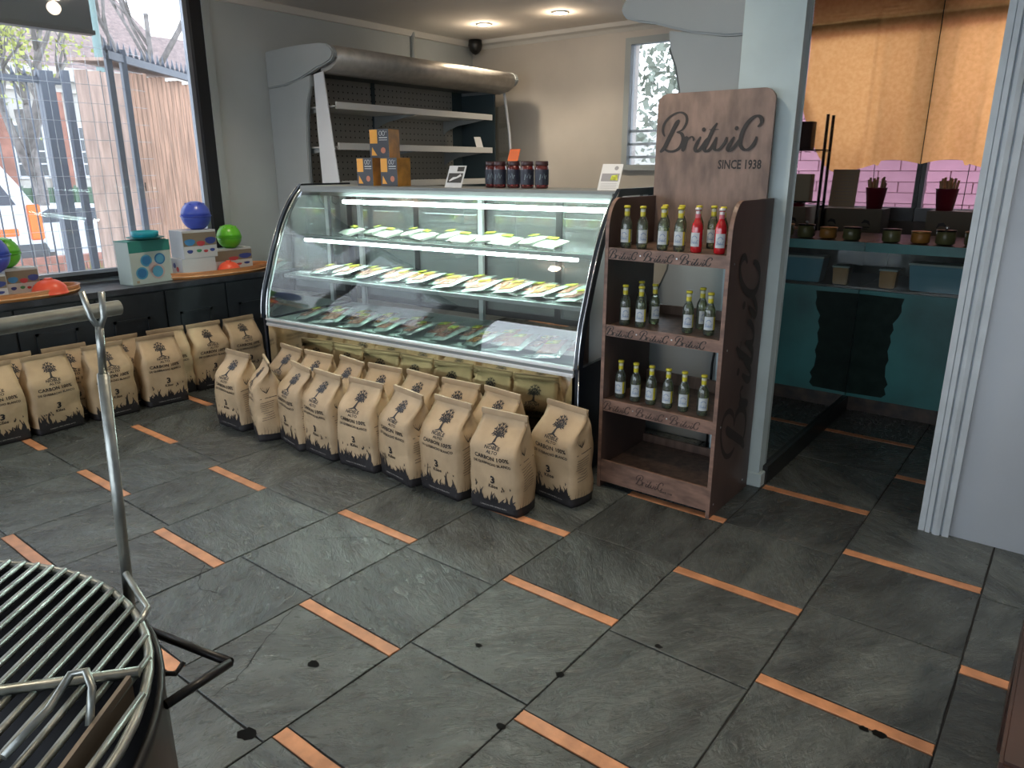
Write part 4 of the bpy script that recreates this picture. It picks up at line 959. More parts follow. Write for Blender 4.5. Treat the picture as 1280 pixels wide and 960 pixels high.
def ball(x,y,z,r,key,label,flat=1.0,half=False,group=None):
    t=thing('toy_dish' if half else 'toy_ball',label,'toy',(x,y,z))
    if half:
        pr=[(r*1.02,0),(r*1.02,.006)]+[(r*cos(a),r*.85*sin(a)+.006) for a in [k*pi/2/7 for k in range(7)]]+[(r*.25,r*.85+.006),(r*.2,r*.85+.012)]
        mb=MB(); mb.lathe(pr,20); mb.build('bowl',key,t)
    else:
        lo=[(r*cos(a),r*flat*(1+sin(a))) for a in [-pi/2*.75+k*(pi/2*.75)/6 for k in range(6)]]
        z0=lo[0][1]; lo=[(a,b_-z0) for a,b_ in lo]; zm=r*flat-z0
        mb=MB(); mb.lathe(lo+[(r,zm-.003)],20); mb.build('lower_half',key,t)
        mb=MB(); mb.lathe([(r*1.05,zm-.003),(r*1.05,zm+.003)],20); mb.build('rim',key,t)
        up=[(r*cos(a),zm+.003+r*flat*sin(a)) for a in [k*pi/2/7 for k in range(7)]]+[(r*.12,zm+r*flat*.99)]
        mb=MB(); mb.lathe(up,20); mb.build('upper_half',key,t)
        mb=MB()
        for k in range(6):
            a=2*pi*k/6; mb.lathe([(.012,0),(.010,.008),(.004,.010)],8,c=(r*.55*cos(a),r*.55*sin(a),zm+r*flat*.80))
        mb.build('knobs',key,t)
    return t
# right tray group
toybox(-3.80,.985,ZT,0,.19,.27,.130,'plain white toy box, lowest of the stack on the right tray','plain')
toybox(-3.80,1.010,ZT+.1305,0,.19,.27,.205,'white toy box with colourful pictures, upper one on the right tray','full')
toybox(-3.88,1.335,ZT,0,.13,.35,.165,'white toy box with pictures standing behind the coral dish','half')
ball(-3.80,1.055,ZT+.336,.108,'blue_plastic','blue plastic toy ball on top of the stacked toy boxes')
ball(-3.87,1.355,ZT+.1655,.095,'green_plastic','green plastic toy ball on the low toy box, right tray')
ball(-3.72,1.235,ZT+.0005,.088,'coral_plastic','coral plastic dish upside down on the right tray',half=True)
# left tray group
toybox(-3.80,-.44,ZT,0,.19,.28,.150,'white toy box with pictures on the left tray, nearest the edge','full')
toybox(-3.87,-.175,ZT,0,.13,.19,.165,'white toy box with pictures on the left tray, behind the coral dish','side')
ball(-3.79,-.355,ZT+.1505,.125,'blue_plastic','blue plastic toy ball on the left tray boxes at photo edge')
ball(-3.92,-.225,ZT+.1655,.10,'green_plastic','green plastic toy ball on the left tray behind the blue one')
ball(-3.69,-.07,ZT+.0005,.105,'coral_plastic','coral plastic dish upside down on the left tray',half=True)
# egg-cup set carton
t=thing('plate_set_box','teal and mint box printed with blue plates on the bench','box',(-3.76,.60,.7757),R(10))
mb=MB(); mb.box(-.075,.075,-.165,.165,0,.30); mb.build('carton','box_mint',t,bevel=.002)
mb=MB(); mb.box(.0755,.0762,-.165,.165,.225,.30); mb.build('teal_band','box_teal',t)
mb=MB(); mb.box(-.078,.078,-.168,.14,.3005,.3055) ; mb.build('lid_flap','box_teal',t)
for cy,cz,r,k1,k2 in ((-.040,.165,.046,'print_blue','print_lightblue'),(.070,.168,.044,'print_lightblue','print_blue'),(-.085,.080,.048,'print_blue','print_lightblue'),(.042,.080,.058,'print_lightblue','print_pink'),(.016,.108,.046,'print_pink','print_pink')):
    p=MB(); F=lambda u,v,o=.0766:(o,u,v); 
    p.poly([(cy+r*cos(a*pi/9),cz+r*.92*sin(a*pi/9)) for a in range(18)],F); p.build('plate_picture',k2 if k1!='print_pink' else k1,t)
    if k1!=k2: p=MB(); p.poly([(cy+r*.75*cos(a*pi/9),cz+r*.70*sin(a*pi/9)) for a in range(18)],lambda u,v:(.0772,u,v)); p.build('plate_picture',k1,t)
mb=MB(); mb.poly([(-.135,.012),(-.112,.012),(-.112,.03),(-.135,.03)],lambda u,v:(.0766,u,v)); mb.build('sticker','box_kraft_side',t)
t=thing('teal_bowl','teal plastic bowl on a plate on top of the mint box','bowl',(-3.76,.63,.7757+.3065))
mb=MB(); mb.lathe([(.06,0),(.125,.012),(.128,.016),(.05,.010)],28); mb.build('plate','teal_dark',t)
mb=MB(); mb.lathe([(.07,.013),(.088,.020),(.092,.055),(.088,.058),(.08,.03),(.02,.025)],28); mb.build('bowl','teal_plastic',t)

# ------------------------------------------------------------------ charcoal drum grill
GC=Vector((.447,-2.048)); GR=.533; GZ=.90
gr=thing('drum_grill','round black drum grill with steel grate, bottom left foreground','grill',(GC.x,GC.y,0))
mb=MB(); N=72
mb.lathe([(GR-.02,.34),(GR-.003,.36),(GR,.38),(GR,GZ-.02),(GR+.003,GZ-.008),(GR,GZ),(GR-.006,GZ),(GR-.008,GZ-.01),(GR-.008,.45),(.01,.42)],N); mb.build('drum','grill_dark',gr)
for k in range(3):
    a=k*2*pi/3+.5; mb=MB(); mb.tube([(GR*.8*cos(a),GR*.8*sin(a),.36),(GR*.95*cos(a),GR*.95*sin(a),.0145)],.014,8); mb.build('leg','grill_dark',gr)
gz=GZ+.012
GO=Vector((.4594-GC.x,-1.9921-GC.y))
def gl(x,y,z): return (x-GC.x,y-GC.y,z)
ra=Vector((.516,-1.523)); rb=Vector((.623,-1.663)); rd=(rb-ra).normalized(); rn=Vector((-rd.y,rd.x))
if rn.x<0: rn=-rn
GRr=.462
# chord where the front half of the grate folds
cR=Vector((.697,-1.605)); cL=Vector((.589,-1.738)); cd=(cL-cR).normalized()
k=-40
mb=MB(); ring=[(GO.x+GRr*cos(a),GO.y+GRr*sin(a),gz) for a in [2*pi*q/60 for q in range(60)]]; mb.tube(ring,.007,8,closed=True); mb.build('grate_ring','grill_steel',gr)
offset=(ra-GC-GO).dot(rn)
for k in range(-60,20):
    d_=offset+k*.0285
    if abs(d_)>GRr-.01: continue
    hl=math.sqrt(GRr*GRr-d_*d_); a=GO+rn*d_+rd*hl; b_=GO+rn*d_-rd*hl
    mb=MB(); mb.tube([(a.x,a.y,gz+.006),(b_.x,b_.y,gz+.006)],.0052,6); mb.build('grate_rod','grill_steel',gr)
# chord bars
def chordbar(p,dirv,zz,r,name,m_='grill_steel'):
    p=p-GC-GO; mb=MB(); t1=0; q=p+dirv*1.1
    # clip to circle
    B_=2*p.dot(dirv); C0=p.dot(p)-GRr*GRr; disc=B_*B_-4*C0; t1=(-B_+math.sqrt(max(disc,0)))/2
    q=p+dirv*t1
    mb.box(0,1,0,1,0,1) if False else mb.tube([(p.x+GO.x,p.y+GO.y,zz),(q.x+GO.x,q.y+GO.y,zz)],r,6); return mb.build(name,m_,gr)
chordbar(cR,cd,gz+.014,.0075,'cross_bar')
s1=Vector((.699,-1.620)); s2=Vector((.777,-1.718)); sd=(s2-s1).normalized()
mb=MB(); p=s1-GC; q=s1+sd*.42-GC; nrm=Vector((-sd.y,sd.x))*.003
ids=[mb.vert(v) for v in ((p.x+nrm.x,p.y+nrm.y,gz-.02),(p.x-nrm.x,p.y-nrm.y,gz-.02),(p.x-nrm.x,p.y-nrm.y,gz+.018),(p.x+nrm.x,p.y+nrm.y,gz+.018),(q.x+nrm.x,q.y+nrm.y,gz-.02),(q.x-nrm.x,q.y-nrm.y,gz-.02),(q.x-nrm.x,q.y-nrm.y,gz+.018),(q.x+nrm.x,q.y+nrm.y,gz+.018))]
for f_ in ((0,1,2,3),(4,7,6,5),(0,4,5,1),(1,5,6,2),(2,6,7,3),(3,7,4,0)): mb.face([ids[i] for i in f_])
mb.build('edge_strip','bronze_strip',gr)
mb=MB(); mb.tube([gl(.725,-1.775,gz+.016),gl(.700,-1.715,gz+.03),gl(.683,-1.68,gz+.05),gl(.700,-1.668,gz+.055),gl(.722,-1.672,gz+.045),gl(.745,-1.690,gz+.012)],.0052,8); mb.build('lift_handle','grill_steel',gr)
# little bracket and pole
mb=MB(); mb.tube([gl(.455,-1.508,GZ+.04),gl(.500,-1.512,GZ+.022),gl(.545,-1.520,GZ+.018),gl(.575,-1.548,GZ+.016)],.005,8); mb.build('bracket','grill_steel',gr)
px0=Vector((.425,-1.500,GZ-.08)); px1=Vector((.450,-1.490,1.275))
mb=MB(); mb.tube([gl(*px0),gl(*px1)],.0085,12); mb.build('pole','grill_steel',gr)
px2=Vector((.457,-1.487,1.350))
mb=MB(); mb.tube([gl(*px1),gl(*px2)],.006,10); mb.build('pole_extension','grill_steel',gr)
mb=MB(); mb.tube([gl(.457,-1.487,1.345),gl(.462,-1.481,1.362),gl(.463,-1.479,1.400)],.0048,8); mb.build('fork_prong','grill_steel',gr)
mb=MB(); mb.tube([gl(.457,-1.487,1.345),gl(.450,-1.494,1.362),gl(.448,-1.500,1.402)],.0048,8); mb.build('fork_prong','grill_steel',gr)
# handle
ha=Vector((.535,-1.522)); ht=Vector((.711,-1.485)); hb=Vector((.722,-1.590))
hz=.875
for nm,p,q in (('handle_bar',ha,ht),('handle_bar',ht,hb)):
    mb=MB(); mb.tube([gl(p.x,p.y,hz),gl(q.x,q.y,hz)],.0068,8); mb.build(nm,'grill_dark',gr)
mb=MB(); mb.tube([gl(.60,-1.545,GZ-.06),gl(.625,-1.528,GZ-.06),gl(.622,-1.512,GZ-.05)],.004,6); mb.build('hook','grill_dark',gr)
# crossbar resting in the fork
t=thing('spit_bar','thick steel crossbar resting on the forked grill pole','bar',(0,0,0))
mb=MB(); mb.tube([(.418,-1.440,1.362),(.452,-1.49,1.3605),(.455,-1.65,1.359),(.56,-2.50,1.352)] if False else [(.4095,-1.434,1.364),(.528,-2.55,1.364)],.0118,14); mb.build('bar','grill_steel',t)

# ------------------------------------------------------------------ dark wood cabinet at right edge
t=thing('wooden_cabinet','dark brown wooden cabinet corner at the right edge of the photo','cabinet',(0,0,0))
mb=MB(); mb.box(1.66,2.25,-.9,.52,.0008,.78); mb.build('carcass','brown_panel',t,bevel=.004)
mb=MB(); mb.box(1.645,1.66,.20,.535,.0008,.77); mb.build('corner_post','dark_wood',t,bevel=.004)
mb=MB(); mb.box(1.63,2.27,-.92,.55,.78,.81); mb.build('cabinet_top','dark_wood',t,bevel=.005)

# ------------------------------------------------------------------ side room
t=thing('teal_counter','teal painted counter with a glass display band in the side room','counter',(0,0,0))
mb=MB(); mb.box(.4835,2.38,3.16,3.95,.0008,.80); mb.build('body','counter_black',t)
mb=MB(); mb.box(.4835,2.38,3.14,3.16,.10,.80); mb.build('front_panel','teal_panel',t)
mb=MB(); pts=[(.4835,.12),(.70,.125),(.725,.15),(.712,.19),(.728,.22),(.705,.27),(.70,.34),(.712,.38),(.698,.44),(.71,.50),(.70,.54),(.715,.58),(.705,.62),(.73,.66),(.745,.70),(.74,.74),(.75,.785),(.4835,.79)]; mb.poly(pts,lambda x,z:(x,3.1392,z)); mb.build('worn_patch','teal_worn',t)
mb=MB(); mb.box(.4835,2.38,3.135,3.165,.79,.815); mb.build('panel_rail','teal_panel',t,bevel=.003)
mb=MB(); mb.box(.4835,2.38,3.145,3.151,.815,1.09); mb.build('front_glass','glass_dull',t)
mb=MB(); mb.box(.4835,2.38,3.87,3.90,.80,1.09); mb.build('back_board','counter_black',t)
mb=MB(); mb.box(.4835,2.38,3.14,3.95,1.09,1.115); mb.build('top_board','counter_black',t)
mb=MB(); mb.box(.4835,2.38,3.135,3.142,1.06,1.118); mb.build('front_band','teal_panel',t)
def tub(x,y,z,w,d,h,key,label):
    t=thing('food_tub',label,'tub',(x,y,z)); mb=MB(); mb.prism([(-w/2*.9,-d/2*.9),(w/2*.9,-d/2*.9),(w/2*.9,d/2*.9),(-w/2*.9,d/2*.9)],'z',0,.004)
    a=[(-w/2*.9,-d/2*.9),(w/2*.9,-d/2*.9),(w/2*.9,d/2*.9),(-w/2*.9,d/2*.9)]; mb=MB(); A=[mb.vert((x_,y_,0)) for x_,y_ in a]; B=[mb.vert((x_/.9,y_/.9,h)) for x_,y_ in a]
    mb.face(A[::-1]); 
    for i in range(4): mb.face((A[i],A[(i+1)%4],B[(i+1)%4],B[i]))
    mb.face(B); mb.build('tub_body',key,t,bevel=.006); mb=MB(); mb.box(-w/2-.005,w/2+.005,-d/2-.005,d/2+.005,h,h+.012); mb.build('rim','wax_paper',t,bevel=.003)
    return t
mb=MB(); mb.box(.4835,2.38,3.165,3.9,.8005,.83); mb.build('display_floor','counter_black',t)
tub(.92,3.26,.8305,.36,.14,.16,'tub_blue','blue tub wrapped in clear film behind the counter glass')
tub(.625,3.24,.8305,.10,.10,.11,'tub_orange','small orange tub behind the counter glass')
tub(1.42,3.26,.8305,.34,.14,.16,'tub_orange','wide orange tub further along behind the counter glass')
for i,(x,y,h,k1,lb) in enumerate([(.60,3.26,.07,'jar_olive','low glass jar with brass lid at the counter corner'),(.76,3.30,.06,'tub_orange','low orange jar with brass lid on the counter top'),(.90,3.28,.075,'jar_olive','olive jar with black knob on the counter top'),(1.05,3.32,.07,'jar_olive','wide olive jar near the doorway trim on the counter'),(1.2,3.3,.06,'tub_orange','orange jar with brass lid hidden past the trim'),(1.38,3.3,.07,'jar_olive','olive jar further along the counter, seen in the mirror')]):
    t=thing('storage_jar',lb,'jar',(x,y,1.1185)); mb=MB(); mb.lathe([(.045,0),(.055,.01),(.055,h),(.050,h+.005)],16); mb.build('jar_body',k1,t); mb=MB(); mb.lathe([(.057,h+.004),(.057,h+.012),(.02,h+.014)],16); mb.build('lid','brass_lid' if i%2 else 'blackmetal',t)
    if i in (2,3): mb=MB(); mb.lathe([(.006,h+.014),(.012,h+.03),(.003,h+.036)],10); mb.build('knob','steel',t)
# ledge by the window
t=thing('window_ledge','dark ledge below the side room window','ledge',(0,0,0)); mb=MB(); mb.box(.4835,2.38,4.15,4.56,1.0,1.05); mb.build('board','counter_black',t); mb=MB(); mb.box(.52,2.36,4.45,4.56,.0008,1.0); mb.build('support','dark_room',t)
def carton(x,y,w,label):
    t=thing('cardboard_box',label,'box',(x,y,1.0505)); mb=MB(); mb.box(-w/2,w/2,-.13,.13,0,.22); mb.build('carton','cardboard',t,bevel=.003)
    p=MB(); F=lambda u,v:(u,-.1308,v); 
    for dx in ((-w*.27,w*.27)): 
        p.ribbon([(dx-.03,.10),(dx-.015,.125),(dx+.01,.13),(dx+.03,.115)],[.004,.022,.024,.006],F); p.ribbon([(dx-.03,.085),(dx+.02,.085)],.008,F); p.ribbon([(dx-.02,.072),(dx+.03,.072)],.005,F)
    p.build('leaf_mark','ink',t)
carton(.86,4.33,.46,'brown cardboard box with leaf mark beside the mirror'); carton(1.40,4.33,.42,'brown cardboard box with leaf mark further right on the ledge')
def bucket(x,label):
    t=thing('red_bucket',label,'bucket',(x,4.33,1.2710)); mb=MB(); mb.lathe([(.055,0),(.075,.15),(.078,.155),(.070,.152),(.05,.02)],20); mb.build('pail','red_bucket',t)
    mb=MB(); rnd=random.Random(int(x*50))
    for k in range(14):
        a=rnd.uniform(0,2*pi); q=rnd.uniform(0,.045); mb.tube([(q*cos(a),q*sin(a),.05),(q*1.5*cos(a),q*1.5*sin(a),rnd.uniform(.18,.235))],.009,5)
    mb.build('bread_sticks','fries',t)
bucket(.72,'dark red bucket of bread sticks beside the mirror corner'); bucket(1.30,'dark red bucket of bread sticks further right on the box')
def notice(x,label):
    t=thing('notice_sheet',label,'notice',(x,4.44,1.2715)); mb=MB(); mb.box(-.10,.10,0,.004,0,.29); mb.build('sheet','box_kraft_side',t,rot=(R(-8),0,0))
    p=MB()
    for k in range(9): p.ribbon([(-.07,.04+.026*k),(.07-.01*(k%3),.04+.026*k)],.003,lambda u,v:(u,-.0008,v))
    p.build('small_print','card_grey',t,rot=(R(-8),0,0))
notice(.99,'printed notice sheet leaning on the window near the trim'); notice(1.55,'printed notice sheet on the far box by the wire shelf')
# curtain
def curt():
    mb=MB(); rows=[]; x0,x1=.485,1.40; nx=60
    for j in range(17):
        v=j/16; r=[]
        for i in range(nx+1):
            u=i/nx; x=x0+(x1-x0)*u
            bot=1.60+.03*abs(sin(u*7.5))-(.03 if .3<u<.45 else 0)
            if x>.80: bot=1.60-.07*min(1,(x-.80)/.22)+(max(0,x-1.05)/.35)**2*.52
            z=2.86+(bot-2.86)*v; y=4.55-.012*sin(u*9)*v-.02*noise.noise(Vector((x*5,z*4,1)))*v-(.05*max(0,v-.85)/.15 if u>.45 else .01)
            r.append((x,y,z))
        rows.append(r)
    mb.sheet(rows); return mb
t=thing('paper_curtain','backlit brown paper curtain hanging over the side room window','curtain',(0,0,0)); curt().build('sheet','curtain',t)
mb=MB(); mb.tube([(.60,4.56,2.86),(.60,4.565,1.72)],.004,5); mb.tube([(.83,4.56,2.86),(.80,4.56,1.25)],.003,5); mb.build('pull_cord','blackmetal',t)
# slatted shutter box above, and cross bar, outside the pane
t=thing('roller_shutter','slatted blind half lowered above the backlit paper curtain','shutter',(0,0,0))
for k in range(8): mb=MB(); z=2.69+.024*k; mb.box(.49,1.74,4.60,4.606,z,z+.016); mb.build('slat','frame_black',t)
mb=MB(); mb.box(.49,1.74,4.590,4.615,2.585,2.675); mb.build('bottom_rail','frame_black',t)
# wire shelving in the side room (seen in the mirror)
t=thing('wire_rack','black wire shelving standing behind the counter in the side room','shelving',(0,0,0))
for x,y in ((1.04,3.98),(1.04,4.12),(1.60,3.98),(1.60,4.12)): mb=MB(); mb.tube([(x,y,.0012),(x,y,1.95)],.012,8); mb.build('post','blackmetal',t)
for z in (.5,1.0,1.32,1.70):
    mb=MB()
    for y in (3.98,4.0,4.03,4.06,4.09,4.12): mb.tube([(1.04,y,z),(1.60,y,z)],.004,5)
    for q in range(9): mb.tube([(1.04+.07*q,3.98,z-.012),(1.04+.07*q,4.12,z-.012)],.003,5)
    mb.build('wire_shelf','blackmetal',t)
for x,z,k1,w,h in ((1.2,1.326,'box_kraft_side',.16,.20),(1.45,1.326,'crate_dark',.18,.22),(1.25,1.006,'orange_wood_light',.14,.12),(1.3,1.706,'crate_dark',.3,.2)):
    t=thing('storage_carton',{.16:'tan carton standing on the middle wire shelf',.18:'dark carton standing on the middle wire shelf',.14:'pale low carton on the lower wire shelf',.3:'wide dark carton on the top wire shelf'}[w],'box',(x,4.05,z)); mb=MB(); mb.box(-w/2,w/2,-.05,.05,0,h); mb.build('carton',k1,t,bevel=.003)
# pink brick wall outside that window
pk=tag(MB().box(-.6,3.0,6.62,6.8,-.1,3.3).build('pink_wall','mortar_pink'),'pink painted brick wall outside the side room window','wall')
bm_=MB().box(-.196,.196,-.012,.012,-.050,.050).mesh('brick','pink_brick')
for r_ in range(22):
    for c in range(9):
        x=-.40+c*.404+(.202 if r_%2 else 0); 
        if x<2.85: link_mesh('brick',bm_,pk,loc=(x,6.612+random.uniform(-.002,.002),.95+r_*.107))

# ------------------------------------------------------------------ outside the left window
mb=MB(); mb.box(-40,WX-.25,-30,40,-.45,-.35); mb.box(-40,WX-.25,4.9,40,-.34,-.33) if False else None; struct(mb.build('ground','asphalt'))
mb=MB(); mb.box(WX-.25,30,-30,-4.36,-.12,-.02); mb.box(WX-.25,30,4.92,30,-.12,-.02); struct(mb.build('pavement','asphalt'))
# hanging black board
t=thing('hanging_board','black board hanging outside at the top of the window','sign',(0,0,0)); mb=MB(); mb.box(-4.62,-4.55,-1.2,.84,2.56,3.05); mb.build('board','sign_black',t,bevel=.004); mb=MB(); mb.box(-4.63,-4.54,-1.21,.85,2.53,2.56); mb.build('lower_rail','frame_black',t)
# tall timber shed
t=thing('timber_shed','tall narrow timber shed behind the steel fence','shed',(0,0,-.35))
cm=Vector((-5.32,1.42)); dA=Vector((-.42,-.34)); dB=Vector((-.60,.93))
def shedface(a,dv,L_,n_,key,name,sgn):
    d=dv.normalized(); nv=Vector((d.y,-d.x))*sgn
    for k in range(n_):
        p=a+d*(L_*k/n_+.003); q=a+d*(L_*(k+1)/n_-.003); mb=MB(); th=.018+.006*((k*7)%3); 
        P=[(p.x,p.y),(q.x,q.y),(q.x+nv.x*th,q.y+nv.y*th),(p.x+nv.x*th,p.y+nv.y*th)]
        mb.prism(P,'z',0,2.72+.01*((k*5)%4)); mb.build(name,key,t)
shedface(cm,dA,.46,4,'crate_wood2','plank',1); shedface(cm,dB,1.25,16,'crate_wood','plank',-1)
a=cm; b_=cm+dA.normalized()*.46; c_=b_+dB.normalized()*1.25; d_=cm+dB.normalized()*1.25
mb=MB(); mb.prism([(v.x*.999-.01,v.y) for v in (a,b_,c_,d_)],'z',.01,2.70); mb.build('core','crate_dark',t)
mb=MB(); cc=(a+b_+c_+d_)/4; mb.prism([tuple(cc+(v-cc)*1.06) for v in (a,b_,c_,d_)],'z',2.82,2.845); mb.build('roof_board','crate_wood2',t)
lt=MB(); dd=(cm-b_).normalized(); nv_=Vector((dA.y,-dA.x)).normalized()
fF=lambda u,v:(b_.x+dd.x*u+nv_.x*.033, b_.y+dd.y*u+nv_.y*.033, v)
put_text(lt,'DRY FISH',.28,1.72,.11,fF,width=.40); put_text(lt,'UI   S',.27,2.42,.14,fF,width=.34); lt.ribbon([(.34+.05*cos(k),2.0+.08*sin(k)) for k in [q*pi/6 for q in range(13)]],.01,fF); lt.ribbon([(.2,1.6),(.42,1.6)],.012,fF); lt.build('stencil_lettering','ink',t)
# steel fence: left run and gate run
def fencerun(name,label,A,B,z0,z1,n_,pick=True):
    t=thing(name,label,'fence',(0,0,-.35)); A=Vector(A);B=Vector(B); d=(B-A); 
    for k in range(n_+1):
        p=A+d*k/n_; mb=MB(); mb.tube([(p.x,p.y,.0 if pick else z1+.3),(p.x,p.y,z1+.36)],.008,5); mb.build('picket','fence_grey',t)
        mb=MB(); mb.lathe([(.022,0),(.012,.04),(.001,.10)],4,c=(p.x,p.y,z1+.36)); mb.build('spike','fence_grey',t)
    for z in (z1+.33,z0+.5):
        mb=MB(); dn=d.normalized(); n2=Vector((-dn.y,dn.x))*.02
        P=[tuple(A+n2),tuple(A-n2),tuple(B-n2),tuple(B+n2)]; mb.prism(P,'z',z-.03,z+.03); mb.build('rail','fence_grey',t)
    return t
f1=fencerun('steel_fence','grey spiked steel fence left of the timber shed',(-7.0,-2.2),(-7.0,1.56),-.35,2.44,34)
f2=fencerun('steel_gate','grey spiked steel fence panel in front of the timber shed',(-4.83,1.04),(-5.95,2.42),-.35,2.46,17,False)
for t_,ps in ((f2,((-4.86,1.06,.045),(-4.99,1.24,.045))),(f1,((-7.0,1.40,.13),(-6.8,1.52,.06)))):
    for x,y,w in ps: mb=MB(); mb.box(x-w/2,x+w/2,y-w/2,y+w/2,0,2.86); mb.build('post','fence_grey',t_)
# welded wire mesh
t=thing('wire_mesh','thin welded wire mesh panels fixed outside the window','mesh panel',(0,0,0))
mb=MB()
for k in range(12): z=.95+.14*k; mb.tube([(-4.9,-1.5,z),(-4.9,1.05,z)],.0018,4); 
for k in range(26): y=-1.5+.1*k; mb.tube([(-4.9,y,.3),(-4.9,y,2.45)],.0018,4)
for k in range(12): z=.95+.14*k; mb.tube([(-4.9,1.05,z),(-5.1,1.45,z)],.0018,4)
o_=mb.build('wires','wire',t); o_['kind']='stuff'
# low wall, stones, plants
t=thing('low_brick_wall','low red brick wall by the parked white car','wall',(0,0,-.35))
bmesh_=MB().box(-.10,.10,-.145,.145,-.055,.055).mesh('brick','brick_red')
for r_ in range(4):
    for c in range(16): link_mesh('brick',bmesh_,t,loc=(-12.0,1.2+c*.305+(.15 if r_%2 else 0),.10+.13*r_-.04))
mb=MB(); mb.box(-12.08,-11.92,1.05,6.2,0,.5); mb.build('core','stone_white',t)
mb=MB(); rnd=random.Random(3)
for k in range(420):
    x=rnd.uniform(-11.6,-8.0); y=rnd.uniform(.5,4.6); r=rnd.uniform(.03,.09); z=-.35+.30*max(0,1-abs(x+9.5)/2)
    mb.lathe([(r*.4,0),(r,r*.4),(r*.7,r*.9),(r*.1,r)],5,c=(x,y,z-.01),smooth=False)
o_=mb.build('stones','stones'); tag(o_,'loose pale stones along the yard behind the fence','stones',kind='stuff')
def plant(x,y,z,n_,h,label,key='leaf',spread=.25):
    mb=MB(); rnd=random.Random(int(abs(x*10+y*31)))
    for k in range(n_):
        a=rnd.uniform(0,2*pi); q=rnd.uniform(.0,spread); hh=h*rnd.uniform(.5,1); w=rnd.uniform(.015,.03)
        p0=Vector((q*.4*cos(a),q*.4*sin(a),0)); p1=Vector((q*cos(a),q*sin(a),hh)); mid=(p0+p1)/2+Vector((0,0,hh*.12)); s_=Vector((-sin(a),cos(a),0))*w
        i=[mb.vert(p0),mb.vert(mid+s_),mb.vert(p1),mb.vert(mid-s_)]; mb.face(i)
    o_=mb.build('leafy_plant',key); o_.location=(x,y,z); return tag(o_,label,'plant')
plant(-7.5,1.15,-.35,60,.85,'yellow green grass clump left of the dark fence post'); plant(-7.3,1.75,-.35,50,.95,'yellow green grass clump beside the timber shed')
# van
t=thing('white_van','white van with orange lights parked beyond the fence','van',(-13.0,1.2,-.35))
mb=MB()
prof=[(-2.2,.45),(1.75,.45),(1.80,.9),(1.78,1.25),(1.55,1.65),(1.28,2.05),(1.0,2.20),(-2.2,2.22)]
mb.prism([(y,z) for y,z in prof],'x',-.9,.9); mb.build('body','van_white',t,bevel=.05)
mb=MB(); mb.prism([(.3,1.35),(1.45,1.35),(1.12,1.95),(.3,1.98)],'x',.905,.912); mb.build('side_window','van_glass',t)
mb=MB(); mb.box(.88,.93,1.25,1.79,.38,.72); mb.build('bumper','bumper_dark',t,bevel=.02)
mb=MB(); mb.box(.88,.925,1.58,1.79,.78,1.35); mb.build('tail_light','lamp_orange',t,bevel=.02)
mb=MB(); mb.box(.88,.92,.9,1.42,.86,.98); mb.build('side_marker','lamp_orange',t,bevel=.01)
for y in (-1.4,1.0):
    mb=MB(); mb.T=Matrix.Translation((.86,y,.36))@Matrix.Rotation(pi/2,4,'Y'); mb.lathe([(.3,-.1),(.35,-.06),(.35,.06),(.2,.07)],18); mb.build('wheel','bumper_dark',t)
t=thing('white_car','low white car parked behind the red brick wall','car',(-15.6,4.9,-.35))
mb=MB(); mb.prism([(-1.9,.3),(2.1,.3),(2.15,.62),(1.5,.78),(.9,.85),(.4,1.18),(-.9,1.2),(-1.5,.86),(-1.95,.74)],'x',-.8,.8); mb.build('body','van_white',t,bevel=.05)
mb=MB(); mb.prism([(.30,.88),(.75,.88),(.35,1.13),(-.8,1.14),(-1.3,.88)][::1],'x',.80,.81); mb.build('side_window','van_glass',t)
for y in (-1.2,1.3):
    mb=MB(); mb.T=Matrix.Translation((.76,y,.31))@Matrix.Rotation(pi/2,4,'Y'); mb.lathe([(.25,-.08),(.31,-.05),(.31,.05),(.2,.06)],18); mb.build('wheel','bumper_dark',t)
# building opposite
t=thing('brick_building','long brick and white building across the street with sash windows','building',(0,0,-.5))
BXX=-22.0
mb=MB(); mb.box(BXX-6,BXX,-2,24,0,4.4); mb.build('wall','stone_white',t)
mb=MB(); mb.box(BXX-.1,BXX+.25,-2,24,4.4,4.75); mb.box(BXX-.1,BXX+.12,-2,24,4.1,4.2); mb.build('cornice','stone_white',t)
mb=MB(); mb.prism([(BXX+.25,4.75),(BXX-5,8.2),(BXX-9,4.75)],'y',-2,11.5) ; mb.build('roof','roof_brown',t)
mb=MB(); mb.prism([(BXX+.25,4.75),(BXX-3,6.4),(BXX-9,4.75)],'y',11.5,24) ; mb.build('roof','roof_brown',t)
for k in range(-4,12):
    y=6.2+1.45*k
    mb=MB(); mb.box(BXX,BXX+.14,y+.80,y+1.36,0,4.1); mb.build('brick_pier','brick_red',t)
    if -2<k<8:
        mb=MB(); mb.box(BXX,BXX+.05,y-.04,y+.78,1.78,3.26); w_=mb.build('window','van_white',t)
        for c in range(3):
            for r_ in range(4): q=MB(); q.box(BXX+.05,BXX+.056,y+.02+c*.243,y+.235+c*.243,1.86+r_*.34,2.16+r_*.34); q.build('pane','pane_dark',w_)
t=thing('green_railing','green railing along the far pavement','railing',(0,0,-.35))
mb=MB(); mb.box(-19.02,-18.98,2,9,.35,.42); mb.box(-19.02,-18.98,2,9,1.35,1.45); mb.box(-19.0,-18.99,2,9,.42,1.35); mb.build('infill','green_rail',t)
for k in range(30): mb=MB(); y=2+k*.24; mb.box(-18.97,-18.93,y,y+.05,0,1.5); mb.build('paling','green_rail',t)
